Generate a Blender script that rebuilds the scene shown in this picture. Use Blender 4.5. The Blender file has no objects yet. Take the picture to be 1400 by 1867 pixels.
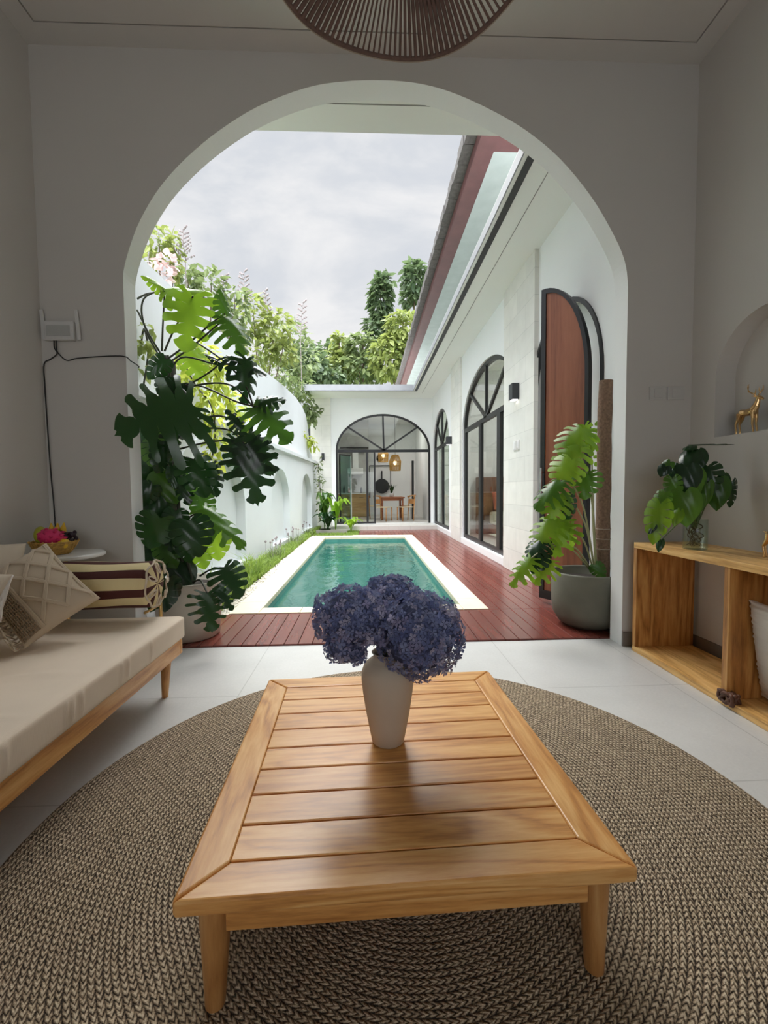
import bpy, bmesh, math, random
from mathutils import Vector, Matrix
PI = math.pi
random.seed(7)
S = bpy.context.scene
COL = S.collection
# ------------------------------------------------------------------ camera
F_PX, PITCH, YAW, ROLL, EYE = 799.587, -0.048961, 0.038976, -0.008819, 1.1
cy, sy, cp, sp = math.cos(YAW), math.sin(YAW), math.cos(PITCH), math.sin(PITCH)
FW = Vector((sy*cp, cy*cp, sp)); R0 = Vector((cy, -sy, 0)); U0 = R0.cross(FW)
RT = R0*math.cos(ROLL) + U0*math.sin(ROLL); UP = U0*math.cos(ROLL) - R0*math.sin(ROLL)
cam_d = bpy.data.cameras.new('camera'); cam = bpy.data.objects.new('camera', cam_d); COL.objects.link(cam)
cam_d.sensor_fit = 'VERTICAL'; cam_d.sensor_height = 24; cam_d.lens = F_PX/1867*24
cam_d.clip_start = 0.02; cam_d.clip_end = 300
M = Matrix.Identity(4)
for r in range(3):
    M[r][0], M[r][1], M[r][2] = RT[r], UP[r], -FW[r]
M[2][3] = EYE
cam.matrix_world = M
S.camera = cam
S.view_settings.view_transform = 'Standard'; S.view_settings.look = 'None'
S.view_settings.gamma = 1; S.view_settings.exposure = 0.0
try: S.view_settings.use_curve_mapping = False
except Exception: pass
S.cycles.max_bounces = 10; S.cycles.diffuse_bounces = 7; S.cycles.transparent_max_bounces = 24
S.cycles.glossy_bounces = 4; S.cycles.transmission_bounces = 6
S.cycles.caustics_reflective = False; S.cycles.caustics_refractive = False
S.cycles.sample_clamp_indirect = 6
try:
    S.cycles.use_denoising = True
except Exception: pass

def at(u, v, Y):
    """point seen at photo pixel (u, v) that stands Y metres into the scene"""
    d = RT*((u-700)/F_PX) + UP*((933.5-v)/F_PX) + FW
    t = Y/d.y
    return Vector((0, 0, EYE)) + d*t
# ------------------------------------------------------------------ node helpers
class NT:
    def __init__(s, tree): s.t = tree; s.n = tree.nodes; s.l = tree.links
    def new(s, typ, **kw):
        n = s.n.new(typ)
        for k, v in kw.items():
            if k in n.inputs.keys() if isinstance(k, str) and not hasattr(n, k) else False: n.inputs[k].default_value = v
            else: setattr(n, k, v)
        return n
    def link(s, a, b): s.l.new(a, b)
    def put(s, inp, v):
        if isinstance(v, bpy.types.NodeSocket): s.l.new(v, inp)
        else: inp.default_value = v
    def m(s, op, a, b=0.0, c=0.0):
        n = s.n.new('ShaderNodeMath'); n.operation = op
        s.put(n.inputs[0], a); s.put(n.inputs[1], b); s.put(n.inputs[2], c)
        return n.outputs[0]
    def noise(s, vec, scale, detail=2, rough=.5, dist=0.0):
        n = s.n.new('ShaderNodeTexNoise'); n.inputs['Scale'].default_value = scale; n.inputs['Detail'].default_value = detail
        n.inputs['Roughness'].default_value = rough; n.inputs['Distortion'].default_value = dist
        if vec is not None: s.l.new(vec, n.inputs['Vector'])
        return n
    def ramp(s, fac, stops):
        n = s.n.new('ShaderNodeValToRGB'); s.l.new(fac, n.inputs[0])
        e = n.color_ramp.elements
        while len(e) < len(stops): e.new(.5)
        for i, (p, c) in enumerate(stops): e[i].position = p; e[i].color = (c[0], c[1], c[2], 1)
        return n.outputs[0]
    def mix(s, fac, a, b, mode='MIX'):
        n = s.n.new('ShaderNodeMix'); n.data_type = 'RGBA'; n.blend_type = mode
        s.put(n.inputs[0], fac)
        for k, v in ((6, a), (7, b)):
            if isinstance(v, tuple): n.inputs[k].default_value = (v[0], v[1], v[2], 1)
            else: s.l.new(v, n.inputs[k])
        return n.outputs[2]
    def coord(s, which='Object', scale=None):
        o = s.n.new('ShaderNodeTexCoord').outputs[which]
        if scale:
            mp = s.n.new('ShaderNodeMapping'); mp.inputs['Scale'].default_value = scale
            s.l.new(o, mp.inputs['Vector']); o = mp.outputs[0]
        return o
    def bump(s, h, strength=.3, dist=.01):
        b = s.n.new('ShaderNodeBump'); b.inputs['Strength'].default_value = strength; b.inputs['Distance'].default_value = dist
        s.l.new(h, b.inputs['Height']); return b.outputs[0]
def lin(r, g, b):
    f = lambda c: ((c/255+.055)/1.055)**2.4 if c > 10 else c/255/12.92
    return (f(r), f(g), f(b))
def newmat(name):
    m = bpy.data.materials.new(name); m.use_nodes = True
    t = NT(m.node_tree); p = m.node_tree.nodes['Principled BSDF']
    return m, t, p
def plain(name, col, rough=.6, metal=0, var=.06, vscale=6, bump=0, bscale=80, spec=.5):
    m, t, p = newmat(name)
    co = t.coord()
    n = t.noise(co, vscale, 4)
    a = tuple(min(1, c*(1+var)) for c in col); b = tuple(c*(1-var) for c in col)
    t.link(t.ramp(n.outputs['Fac'], [(.3, b), (.7, a)]), p.inputs['Base Color'])
    p.inputs['Roughness'].default_value = rough; p.inputs['Metallic'].default_value = metal
    p.inputs['Specular IOR Level'].default_value = spec
    if bump:
        t.link(t.bump(t.noise(co, bscale, 3).outputs['Fac'], bump, .004), p.inputs['Normal'])
    return m
def wood(name, dark, mid, light, axis='x', scale=1.0, rough=.35, rand=.35):
    m, t, p = newmat(name)
    st = {'x': (.7, 7, 7), 'y': (7, .7, 7), 'z': (7, 7, .7)}[axis]
    co = t.coord('Object')
    geo = t.n.new('ShaderNodeNewGeometry'); rnd = geo.outputs['Random Per Island']
    off = t.n.new('ShaderNodeCombineXYZ')
    for i in range(3): t.link(t.m('MULTIPLY', rnd, 13.7*(i+1)), off.inputs[i])
    va = t.n.new('ShaderNodeVectorMath'); va.operation = 'ADD'; t.link(co, va.inputs[0]); t.link(off.outputs[0], va.inputs[1])
    mp = t.n.new('ShaderNodeMapping'); mp.inputs['Scale'].default_value = tuple(k*scale for k in st); t.link(va.outputs[0], mp.inputs['Vector'])
    n1 = t.noise(mp.outputs[0], 1.1, 3, .5, .6)
    rings = t.m('FRACT', t.m('MULTIPLY', n1.outputs['Fac'], 7.0))
    rings = t.m('ABSOLUTE', t.m('SUBTRACT', rings, .5))
    mp2 = t.n.new('ShaderNodeMapping'); mp2.inputs['Scale'].default_value = tuple(k*scale*9 for k in st); t.link(va.outputs[0], mp2.inputs['Vector'])
    n2 = t.noise(mp2.outputs[0], 1.6, 4, .6)
    mp3 = t.n.new('ShaderNodeMapping'); mp3.inputs['Scale'].default_value = tuple(k*scale*26 for k in st); t.link(va.outputs[0], mp3.inputs['Vector'])
    n3 = t.noise(mp3.outputs[0], 1.5, 3, .6)
    f = t.m('ADD', t.m('ADD', t.m('MULTIPLY', rings, .8), t.m('MULTIPLY', n2.outputs['Fac'], .55)), t.m('MULTIPLY', n3.outputs['Fac'], .25))
    col = t.ramp(f, [(.20, dark), (.56, mid), (.92, light)])
    dk = t.mix(t.m('MULTIPLY', t.m('POWER', rnd, 2.0), rand), col, dark)
    t.link(dk, p.inputs['Base Color'])
    p.inputs['Roughness'].default_value = rough
    t.link(t.bump(n2.outputs['Fac'], .08, .002), p.inputs['Normal'])
    return m
MAT = {}
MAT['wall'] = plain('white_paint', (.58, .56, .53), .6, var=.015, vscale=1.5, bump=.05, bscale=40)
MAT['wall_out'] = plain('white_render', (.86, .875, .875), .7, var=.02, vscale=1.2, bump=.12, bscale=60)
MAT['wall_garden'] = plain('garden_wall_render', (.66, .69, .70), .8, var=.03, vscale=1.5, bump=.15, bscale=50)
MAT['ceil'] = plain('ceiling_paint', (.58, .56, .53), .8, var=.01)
MAT['soffit'] = plain('soffit_paint', (.88, .89, .86), .8, var=.02, vscale=.8)
MAT['groove'] = plain('groove_shadow', (.30, .29, .28), .9)
MAT['black'] = plain('black_aluminium', (.012, .012, .014), .4)
MAT['blackgloss'] = plain('black_gloss', (.01, .01, .012), .15)
MAT['white_plastic'] = plain('white_plastic', (.8, .8, .79), .35)
MAT['lamp_grey'] = plain('charcoal_metal', (.03, .032, .036), .45)
MAT['brown_fascia'] = plain('maroon_fascia', lin(102, 66, 66), .5, var=.12)
MAT['tile_edge'] = plain('grey_roof_tile', lin(96, 92, 90), .8, var=.25, vscale=20)
MAT['grey_skirt'] = plain('grey_skirting', lin(120, 112, 104), .5)
MAT['coping'] = plain('cream_stone', lin(222, 212, 184), .6, var=.06, vscale=9, bump=.1)
MAT['teak'] = wood('teak_y', lin(158, 98, 44), lin(212, 152, 84), lin(234, 186, 120), 'y', 1.0, .33)
MAT['teak_x'] = wood('teak_x', lin(158, 98, 46), lin(214, 154, 86), lin(236, 188, 122), 'x', 1.0, .30, .45)
MAT['teak_z'] = wood('teak_z', lin(150, 96, 48), lin(200, 146, 86), lin(222, 176, 116), 'z', 1.0, .4)
MAT['teak_cab'] = wood('teak_cabinet', lin(104, 62, 28), lin(180, 124, 64), lin(212, 164, 98), 'z', .8, .4, .15)
MAT['teak_cab_y'] = wood('teak_cabinet_y', lin(160, 110, 58), lin(222, 174, 104), lin(242, 202, 136), 'y', .8, .4, .1)
MAT['deck'] = wood('red_decking', lin(92, 42, 34), lin(112, 54, 45), lin(124, 66, 56), 'y', .25, .26, .35)
MAT['door_wood'] = wood('mahogany', lin(104, 56, 36), lin(146, 86, 58), lin(162, 100, 70), 'z', .35, .4, .5)
MAT['brass'] = plain('brass', (.62, .42, .17), .28, metal=1, var=.05)
MAT['gold'] = plain('gold', (.72, .47, .22), .22, metal=1, var=.08)
MAT['steel'] = plain('steel', (.5, .5, .5), .3, metal=1)
MAT['terracotta'] = plain('terracotta_fabric', lin(176, 96, 70), .9)
MAT['bedlinen'] = plain('cream_linen', lin(226, 214, 190), .9)
MAT['soil'] = plain('dark_soil', (.03, .022, .016), .95, var=.4, vscale=60, bump=.8)
MAT['vase'] = plain('matt_ceramic', lin(186, 172, 154), .75, var=.03, bump=.05, bscale=120)
MAT['cord'] = plain('black_cable', (.015, .015, .016), .5)
MAT['stem'] = plain('green_stem', lin(70, 92, 44), .5, var=.2)
MAT['stem_pale'] = plain('pale_stem', lin(150, 150, 110), .5, var=.2)
MAT['stem_dark'] = plain('dark_stem', lin(44, 48, 30), .5, var=.2)
MAT['bark'] = plain('bark', lin(96, 84, 66), .9, var=.25, vscale=15, bump=.4)
MAT['moss_pole'] = plain('coir_fibre', lin(128, 102, 84), .95, var=.3, vscale=60, bump=1.0, bscale=200)
MAT['pot_concrete'] = plain('grey_concrete', lin(108, 107, 94), .7, var=.12, vscale=5, bump=.15)
MAT['pot_white'] = plain('off_white_pot', lin(205, 196, 182), .6, var=.05)
MAT['marble'] = plain('white_stone_top', (.78, .78, .76), .35, var=.05)
MAT['rug_edge'] = None
# floor tiles
def tiles(name, base, size, grout, off=(0, 0), rough=.28, var=.05, gw=.003):
    m, t, p = newmat(name)
    co = t.n.new('ShaderNodeTexCoord').outputs['Object']
    sx = t.n.new('ShaderNodeSeparateXYZ'); t.link(co, sx.inputs[0])
    def line(o, of):
        f = t.m('FRACT', t.m('DIVIDE', t.m('ADD', o, of+100*size), size))
        d = t.m('ABSOLUTE', t.m('SUBTRACT', f, .5))
        return t.m('GREATER_THAN', d, .5-gw/size)
    g = t.m('MAXIMUM', line(sx.outputs[0], off[0]), line(sx.outputs[1], off[1]))
    n = t.noise(co, 3, 5, .6); n2 = t.noise(co, 70, 3, .7)
    f = t.m('ADD', t.m('MULTIPLY', n.outputs['Fac'], .55), t.m('MULTIPLY', n2.outputs['Fac'], .45))
    a = tuple(c*(1+var) for c in base); b = tuple(c*(1-var*1.6) for c in base)
    col = t.ramp(f, [(.36, b), (.64, a)])
    t.link(t.mix(g, col, grout), p.inputs['Base Color'])
    p.inputs['Roughness'].default_value = rough
    return m
MAT['floor'] = tiles('pale_floor_tile', (.62, .62, .60), .8, (.47, .47, .45), (.705, .06), .3)
MAT['step'] = tiles('pale_step_tile', (.62, .60, .56), .6, (.4, .4, .38))
def stone_cladding():
    m, t, p = newmat('pale_stone_cladding')
    co = t.coord('Object')
    sw = t.n.new('ShaderNodeSeparateXYZ'); t.link(co, sw.inputs[0])
    cb = t.n.new('ShaderNodeCombineXYZ'); t.link(t.m('ADD', sw.outputs[0], sw.outputs[1]), cb.inputs[0]); t.link(sw.outputs[2], cb.inputs[1])
    br = t.n.new('ShaderNodeTexBrick'); t.link(cb.outputs[0], br.inputs['Vector'])
    br.inputs['Scale'].default_value = 1; br.inputs['Brick Width'].default_value = .6; br.inputs['Row Height'].default_value = .3
    br.inputs['Mortar Size'].default_value = .003
    br.inputs['Color1'].default_value = (.80, .79, .74, 1); br.inputs['Color2'].default_value = (.70, .70, .66, 1); br.inputs['Mortar'].default_value = (.55, .55, .52, 1)
    n = t.noise(co, 5, 5)
    t.link(t.mix(.25, br.outputs['Color'], t.ramp(n.outputs['Fac'], [(.3, (.58, .57, .53)), (.7, (.86, .85, .8))])), p.inputs['Base Color'])
    p.inputs['Roughness'].default_value = .75
    return m
MAT['stone'] = stone_cladding()
def pooltile():
    m, t, p = newmat('green_pool_tile')
    co = t.coord('Object')
    br = t.n.new('ShaderNodeTexBrick'); t.link(co, br.inputs['Vector']); br.offset = 0
    br.inputs['Scale'].default_value = 1; br.inputs['Brick Width'].default_value = .1; br.inputs['Row Height'].default_value = .1
    br.inputs['Mortar Size'].default_value = .003
    br.inputs['Color1'].default_value = (*lin(84, 148, 136), 1); br.inputs['Color2'].default_value = (*lin(66, 132, 122), 1); br.inputs['Mortar'].default_value = (*lin(100, 150, 140), 1)
    t.link(br.outputs['Color'], p.inputs['Base Color']); p.inputs['Roughness'].default_value = .4
    return m
MAT['pooltile'] = pooltile()
def water():
    m, t, p = newmat('pool_water')
    t.n.remove(p); out = t.n['Material Output']
    co = t.coord('Object', (1, .8, 1))
    n = t.noise(co, 3.2, 4, .55, .4)
    nm = t.bump(n.outputs['Fac'], .35, .045)
    tr = t.n.new('ShaderNodeBsdfTransparent'); tr.inputs[0].default_value = (.50, .80, .77, 1)
    gl = t.n.new('ShaderNodeBsdfGlossy'); gl.inputs['Roughness'].default_value = .03; t.link(nm, gl.inputs['Normal'])
    lw = t.n.new('ShaderNodeLayerWeight'); t.link(nm, lw.inputs['Normal'])
    fr = t.m('ADD', .03, t.m('MULTIPLY', t.m('POWER', lw.outputs['Facing'], 4.2), .9))
    mx = t.n.new('ShaderNodeMixShader'); t.link(fr, mx.inputs[0]); t.link(tr.outputs[0], mx.inputs[1]); t.link(gl.outputs[0], mx.inputs[2])
    df = t.n.new('ShaderNodeBsdfDiffuse'); df.inputs[0].default_value = (*lin(70, 138, 126), 1)   # slight cloudiness of the water
    m2 = t.n.new('ShaderNodeMixShader'); m2.inputs[0].default_value = .38; t.link(tr.outputs[0], m2.inputs[1]); t.link(df.outputs[0], m2.inputs[2])
    t.link(m2.outputs[0], mx.inputs[1])
    t.link(mx.outputs[0], out.inputs['Surface'])
    return m
MAT['water'] = water()
def glassy(name, tint=(.9, .93, .92), ior=1.5, rough=0.0):
    m, t, p = newmat(name)
    t.n.remove(p); out = t.n['Material Output']
    tr = t.n.new('ShaderNodeBsdfTransparent'); tr.inputs[0].default_value = (*tint, 1)
    gl = t.n.new('ShaderNodeBsdfGlossy'); gl.inputs['Roughness'].default_value = rough
    lw = t.n.new('ShaderNodeLayerWeight'); fr = t.m('ADD', .03*ior/1.5, t.m('MULTIPLY', t.m('POWER', lw.outputs['Facing'], 4.5), .6))
    mx = t.n.new('ShaderNodeMixShader'); t.link(fr, mx.inputs[0]); t.link(tr.outputs[0], mx.inputs[1]); t.link(gl.outputs[0], mx.inputs[2])
    t.link(mx.outputs[0], out.inputs['Surface'])
    return m
MAT['glass'] = glassy('window_glass')
MAT['vase_glass'] = glassy('clear_glass', (.88, .93, .9))
def leafmat(name, c1, c2, trans=.35, rough=.35, island=False, tcol=None):
    m, t, p = newmat(name)
    if island:
        rnd = t.n.new('ShaderNodeNewGeometry').outputs['Random Per Island']
    else:
        rnd = t.n.new('ShaderNodeObjectInfo').outputs['Random']
    n = t.noise(t.coord(), 14, 3)
    f = t.m('ADD', t.m('MULTIPLY', rnd, .7), t.m('MULTIPLY', n.outputs['Fac'], .3))
    col = t.ramp(f, [(.1, c1), (.85, c2)])
    t.link(col, p.inputs['Base Color']); p.inputs['Roughness'].default_value = rough
    tl = t.n.new('ShaderNodeBsdfTranslucent')
    if tcol: tl.inputs[0].default_value = (*tcol, 1)
    else: t.link(t.mix(.5, col, tuple(min(1, c*2.2) for c in c2)), tl.inputs[0])
    mx = t.n.new('ShaderNodeMixShader'); mx.inputs[0].default_value = trans
    t.link(p.outputs[0], mx.inputs[1]); t.link(tl.outputs[0], mx.inputs[2])
    t.link(mx.outputs[0], t.n['Material Output'].inputs['Surface'])
    return m
MAT['leaf_dark'] = leafmat('dark_leaf', lin(20, 44, 26), lin(40, 76, 34), .16, .25)
MAT['leaf_mid'] = leafmat('mid_leaf', lin(40, 80, 28), lin(84, 124, 40), .35, .3)
MAT['leaf_lime'] = leafmat('lime_leaf', lin(92, 134, 28), lin(142, 176, 48), .38, .35)
MAT['fol_lime'] = leafmat('lime_foliage', lin(78, 96, 44), lin(146, 156, 86), .3, .5, True)
MAT['fol_mid'] = leafmat('mid_foliage', lin(62, 84, 48), lin(130, 144, 94), .25, .5, True)
MAT['fol_deep'] = leafmat('deep_foliage', lin(46, 68, 44), lin(104, 122, 84), .25, .5, True)
MAT['fol_dry'] = leafmat('dry_foliage', lin(150, 120, 60), lin(206, 176, 96), .35, .6, True)
MAT['fol_bright'] = leafmat('bright_foliage', lin(112, 140, 40), lin(184, 200, 84), .5, .5, True)
MAT['grass'] = leafmat('grass_blades', lin(80, 112, 36), lin(146, 168, 76), .35, .5, True)
MAT['sprig'] = plain('dry_flower_spray', lin(150, 140, 140), .9)
MAT['blossom'] = plain('pale_pink_petal', lin(236, 214, 214), .8)
def rugmat():
    m, t, p = newmat('braided_seagrass')
    co = t.coord('Object'); s = t.n.new('ShaderNodeSeparateXYZ'); t.link(co, s.inputs[0])
    r = t.m('SQRT', t.m('ADD', t.m('MULTIPLY', s.outputs[0], s.outputs[0]), t.m('MULTIPLY', s.outputs[1], s.outputs[1])))
    th = t.m('ARCTAN2', s.outputs[1], s.outputs[0])
    nz = t.noise(co, 9, 2)
    pitch = .0150
    rr = t.m('DIVIDE', t.m('ADD', t.m('ADD', r, t.m('MULTIPLY', th, pitch/(2*PI))), t.m('MULTIPLY', nz.outputs['Fac'], .012)), pitch)
    ring = t.m('FLOOR', rr); fr = t.m('FRACT', rr)
    prof = t.m('SINE', t.m('MULTIPLY', fr, PI))
    # braid: two slanted strand rows per ring
    half = t.m('ABSOLUTE', t.m('SUBTRACT', fr, .5))
    s1 = t.m('ADD', t.m('MULTIPLY', th, t.m('MULTIPLY', t.m('MAXIMUM', ring, 3), pitch/.0175)), t.m('MULTIPLY', half, 1.5))
    st = t.m('ABSOLUTE', t.m('SINE', t.m('MULTIPLY', s1, PI)))
    h = t.m('MULTIPLY', t.m('POWER', prof, .6), t.m('POWER', st, .7))
    fine = t.noise(co, 420, 2, .6)
    big = t.noise(co, 5, 4, .6)
    mid_ = t.noise(co, 130, 2, .6)
    hh = t.m('ADD', t.m('ADD', t.m('MULTIPLY', h, .9), t.m('MULTIPLY', fine.outputs['Fac'], .25)), t.m('MULTIPLY', t.m('SUBTRACT', mid_.outputs['Fac'], .5), 1.5))
    c = t.ramp(hh, [(.18, lin(52, 38, 26)), (.62, lin(164, 142, 118)), (1.15, lin(216, 198, 174))])
    c2 = t.mix(t.m('MULTIPLY', big.outputs['Fac'], .5), c, t.ramp(hh, [(.18, lin(52, 42, 24)), (.62, lin(158, 138, 100)), (1.15, lin(212, 194, 152))]))
    t.link(c2, p.inputs['Base Color']); p.inputs['Roughness'].default_value = .85
    t.link(t.bump(hh, 1.0, .006), p.inputs['Normal'])
    return m
MAT['rug'] = rugmat()
def fabric(name, col, wv=500, folds=0.0):
    m, t, p = newmat(name)
    co = t.coord('Object')
    w1 = t.n.new('ShaderNodeTexWave'); w1.inputs['Scale'].default_value = wv/6; w1.bands_direction = 'X'; t.link(co, w1.inputs['Vector'])
    w2 = t.n.new('ShaderNodeTexWave'); w2.inputs['Scale'].default_value = wv/6; w2.bands_direction = 'Y'; t.link(co, w2.inputs['Vector'])
    h = t.m('ADD', w1.outputs['Fac'], w2.outputs['Fac'])
    n = t.noise(co, 3, 3)
    t.link(t.ramp(n.outputs['Fac'], [(.3, tuple(c*.94 for c in col)), (.7, tuple(min(1, c*1.04) for c in col))]), p.inputs['Base Color'])
    p.inputs['Roughness'].default_value = .95; p.inputs['Sheen Weight'].default_value = .1
    t.link(t.bump(h, .15, .001), p.inputs['Normal'])
    return m
MAT['mattress'] = fabric('beige_linen', lin(236, 220, 200))
MAT['macrame'] = fabric('cotton_cord', lin(196, 180, 158), 900)
MAT['macrame_dark'] = fabric('cotton_netting', lin(150, 130, 106), 900)
MAT['cream_fabric'] = fabric('cream_fabric', lin(206, 192, 172), 700)
MAT['white_fluff'] = fabric('white_tufts', lin(214, 206, 196), 300)
def stripes():
    m, t, p = newmat('cream_maroon_stripe')
    co = t.coord('Object'); s = t.n.new('ShaderNodeSeparateXYZ'); t.link(co, s.inputs[0])
    a = t.m('ARCTAN2', s.outputs[2], t.m('MULTIPLY', s.outputs[1], -1.0))
    nz = t.noise(co, 5, 2)
    f = t.m('FRACT', t.m('ADD', t.m('DIVIDE', t.m('ADD', a, 11.39), PI/3.6), t.m('MULTIPLY', nz.outputs['Fac'], .06)))
    f2 = t.m('GREATER_THAN', f, .56)
    t.link(t.mix(f2, lin(222, 206, 158), lin(78, 38, 34)), p.inputs['Base Color'])
    p.inputs['Roughness'].default_value = .9
    t.link(t.bump(t.noise(co, 9, 3).outputs['Fac'], .5, .02), p.inputs['Normal'])
    return m
MAT['stripe'] = stripes()
def hydr():
    m, t, p = newmat('hydrangea_petals')
    rnd = t.n.new('ShaderNodeNewGeometry').outputs['Random Per Island']
    c = t.ramp(rnd, [(0, lin(96, 104, 146)), (.35, lin(122, 132, 172)), (.6, lin(148, 156, 190)), (.8, lin(142, 138, 172)), (1, lin(186, 184, 204))])
    t.link(c, p.inputs['Base Color']); p.inputs['Roughness'].default_value = .8
    tl = t.n.new('ShaderNodeBsdfTranslucent'); t.link(c, tl.inputs[0])
    mx = t.n.new('ShaderNodeMixShader'); mx.inputs[0].default_value = .35
    t.link(p.outputs[0], mx.inputs[1]); t.link(tl.outputs[0], mx.inputs[2]); t.link(mx.outputs[0], t.n['Material Output'].inputs['Surface'])
    return m
MAT['hydrangea'] = hydr()
def emis(name, col, st):
    m, t, p = newmat(name)
    p.inputs['Base Color'].default_value = (*col, 1); p.inputs['Emission Color'].default_value = (*col, 1); p.inputs['Emission Strength'].default_value = st
    return m
MAT['led'] = emis('warm_bulb', (1, .78, .42), 3.0)
MAT['led_white'] = emis('white_diffuser', (1, .97, .92), 4.0)
MAT['rope'] = plain('brown_rope', lin(100, 78, 70), .9, var=.2, vscale=40)
MAT['rope_edge'] = plain('pale_trim', lin(170, 156, 142), .9)
MAT['wicker'] = plain('golden_wicker', lin(190, 150, 78), .7, var=.3, vscale=50, bump=.6, bscale=150)
MAT['banana'] = plain('banana_skin', lin(226, 186, 50), .5, var=.1)
MAT['mango'] = plain('green_yellow_skin', lin(166, 166, 50), .45, var=.2)
MAT['dragon'] = plain('dragonfruit_skin', lin(206, 48, 104), .5, var=.2)
MAT['grape'] = plain('dark_grape', lin(40, 20, 34), .35)
MAT['gravel'] = plain('white_pebbles', lin(226, 220, 208), .8, var=.15, vscale=70)
MAT['lawn'] = plain('lawn_soil', lin(92, 108, 54), .95, var=.3, vscale=30)
MAT['carved'] = plain('carved_dark_wood', lin(92, 58, 42), .5, var=.3, vscale=30, bump=.3)
MAT['brown_trim'] = plain('taupe_trim', lin(150, 138, 130), .6)
# ------------------------------------------------------------------ world and lights
W = bpy.data.worlds.new('overcast'); S.world = W; W.use_nodes = True
t = NT(W.node_tree); bg = t.n['Background']
tc = t.n.new('ShaderNodeTexCoord').outputs['Generated']
sx = t.n.new('ShaderNodeSeparateXYZ'); t.link(tc, sx.inputs[0])
mp = t.n.new('ShaderNodeMapping'); mp.inputs['Scale'].default_value = (1, 1, 2.4); t.link(tc, mp.inputs['Vector'])
n1 = t.noise(mp.outputs[0], 2.3, 6, .55, .35)
clouds = t.ramp(n1.outputs['Fac'], [(.36, (.69, .735, .82)), (.48, (.79, .82, .87)), (.60, (.99, .99, 1.0))])
elev = t.m('MAXIMUM', sx.outputs[2], 0.0)
# an overcast sky is brighter towards the zenith
zen = t.m('ADD', 1.0, t.m('MULTIPLY', t.m('MAXIMUM', t.m('SUBTRACT', elev, .66), 0.0), 35.0))
# sky behind the camera brightened further, added as fill light
back = t.m('ADD', 1.0, t.m('MULTIPLY', t.m('MAXIMUM', t.m('MULTIPLY', sx.outputs[1], -1.0), 0.0), 3.2))
strength = t.m('MULTIPLY', t.m('MULTIPLY', zen, back), .90)
t.link(clouds, bg.inputs['Color']); t.link(strength, bg.inputs['Strength'])
sun_d = bpy.data.lights.new('overcast_sun', 'SUN'); sun_d.energy = 2.6; sun_d.angle = math.radians(38); sun_d.color = (1, .98, .94)
sun = bpy.data.objects.new('overcast_sun', sun_d); COL.objects.link(sun)
sun.rotation_euler = (math.radians(-40), math.radians(-9), 0)
# ------------------------------------------------------------------ mesh helpers
def wloc(p):
    v = Vector((0, 0, 0))
    while p is not None: v += p.location; p = p.parent
    return v
def link_mesh(name, me, mat, parent=None, smooth=False, local=False):
    if parent is not None and not local: me.transform(Matrix.Translation(-wloc(parent)))
    if smooth:
        for f in me.polygons: f.use_smooth = True
    o = bpy.data.objects.new(name, me); COL.objects.link(o); o.parent = parent
    for m in (mat if isinstance(mat, (list, tuple)) else [mat]): me.materials.append(m)
    return o
def tag(o, label=None, cat=None, group=None, kind=None):
    if label: o['label'] = label
    if cat: o['category'] = cat
    if group: o['group'] = group
    if kind: o['kind'] = kind
    return o
def thing(name, loc, label, cat, group=None):
    o = bpy.data.objects.new(name, None); COL.objects.link(o); o.location = loc; o.empty_display_size = .1
    return tag(o, label, cat, group)
def recenter(o, loc=None):
    """move a top-level mesh's origin to its base"""
    vs = [v.co for v in o.data.vertices]
    if loc is None:
        xs = [v.x for v in vs]; ys = [v.y for v in vs]; zs = [v.z for v in vs]
        loc = Vector(((min(xs)+max(xs))/2, (min(ys)+max(ys))/2, min(zs)))
    o.data.transform(Matrix.Translation(-Vector(loc))); o.location = loc
    return o
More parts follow.
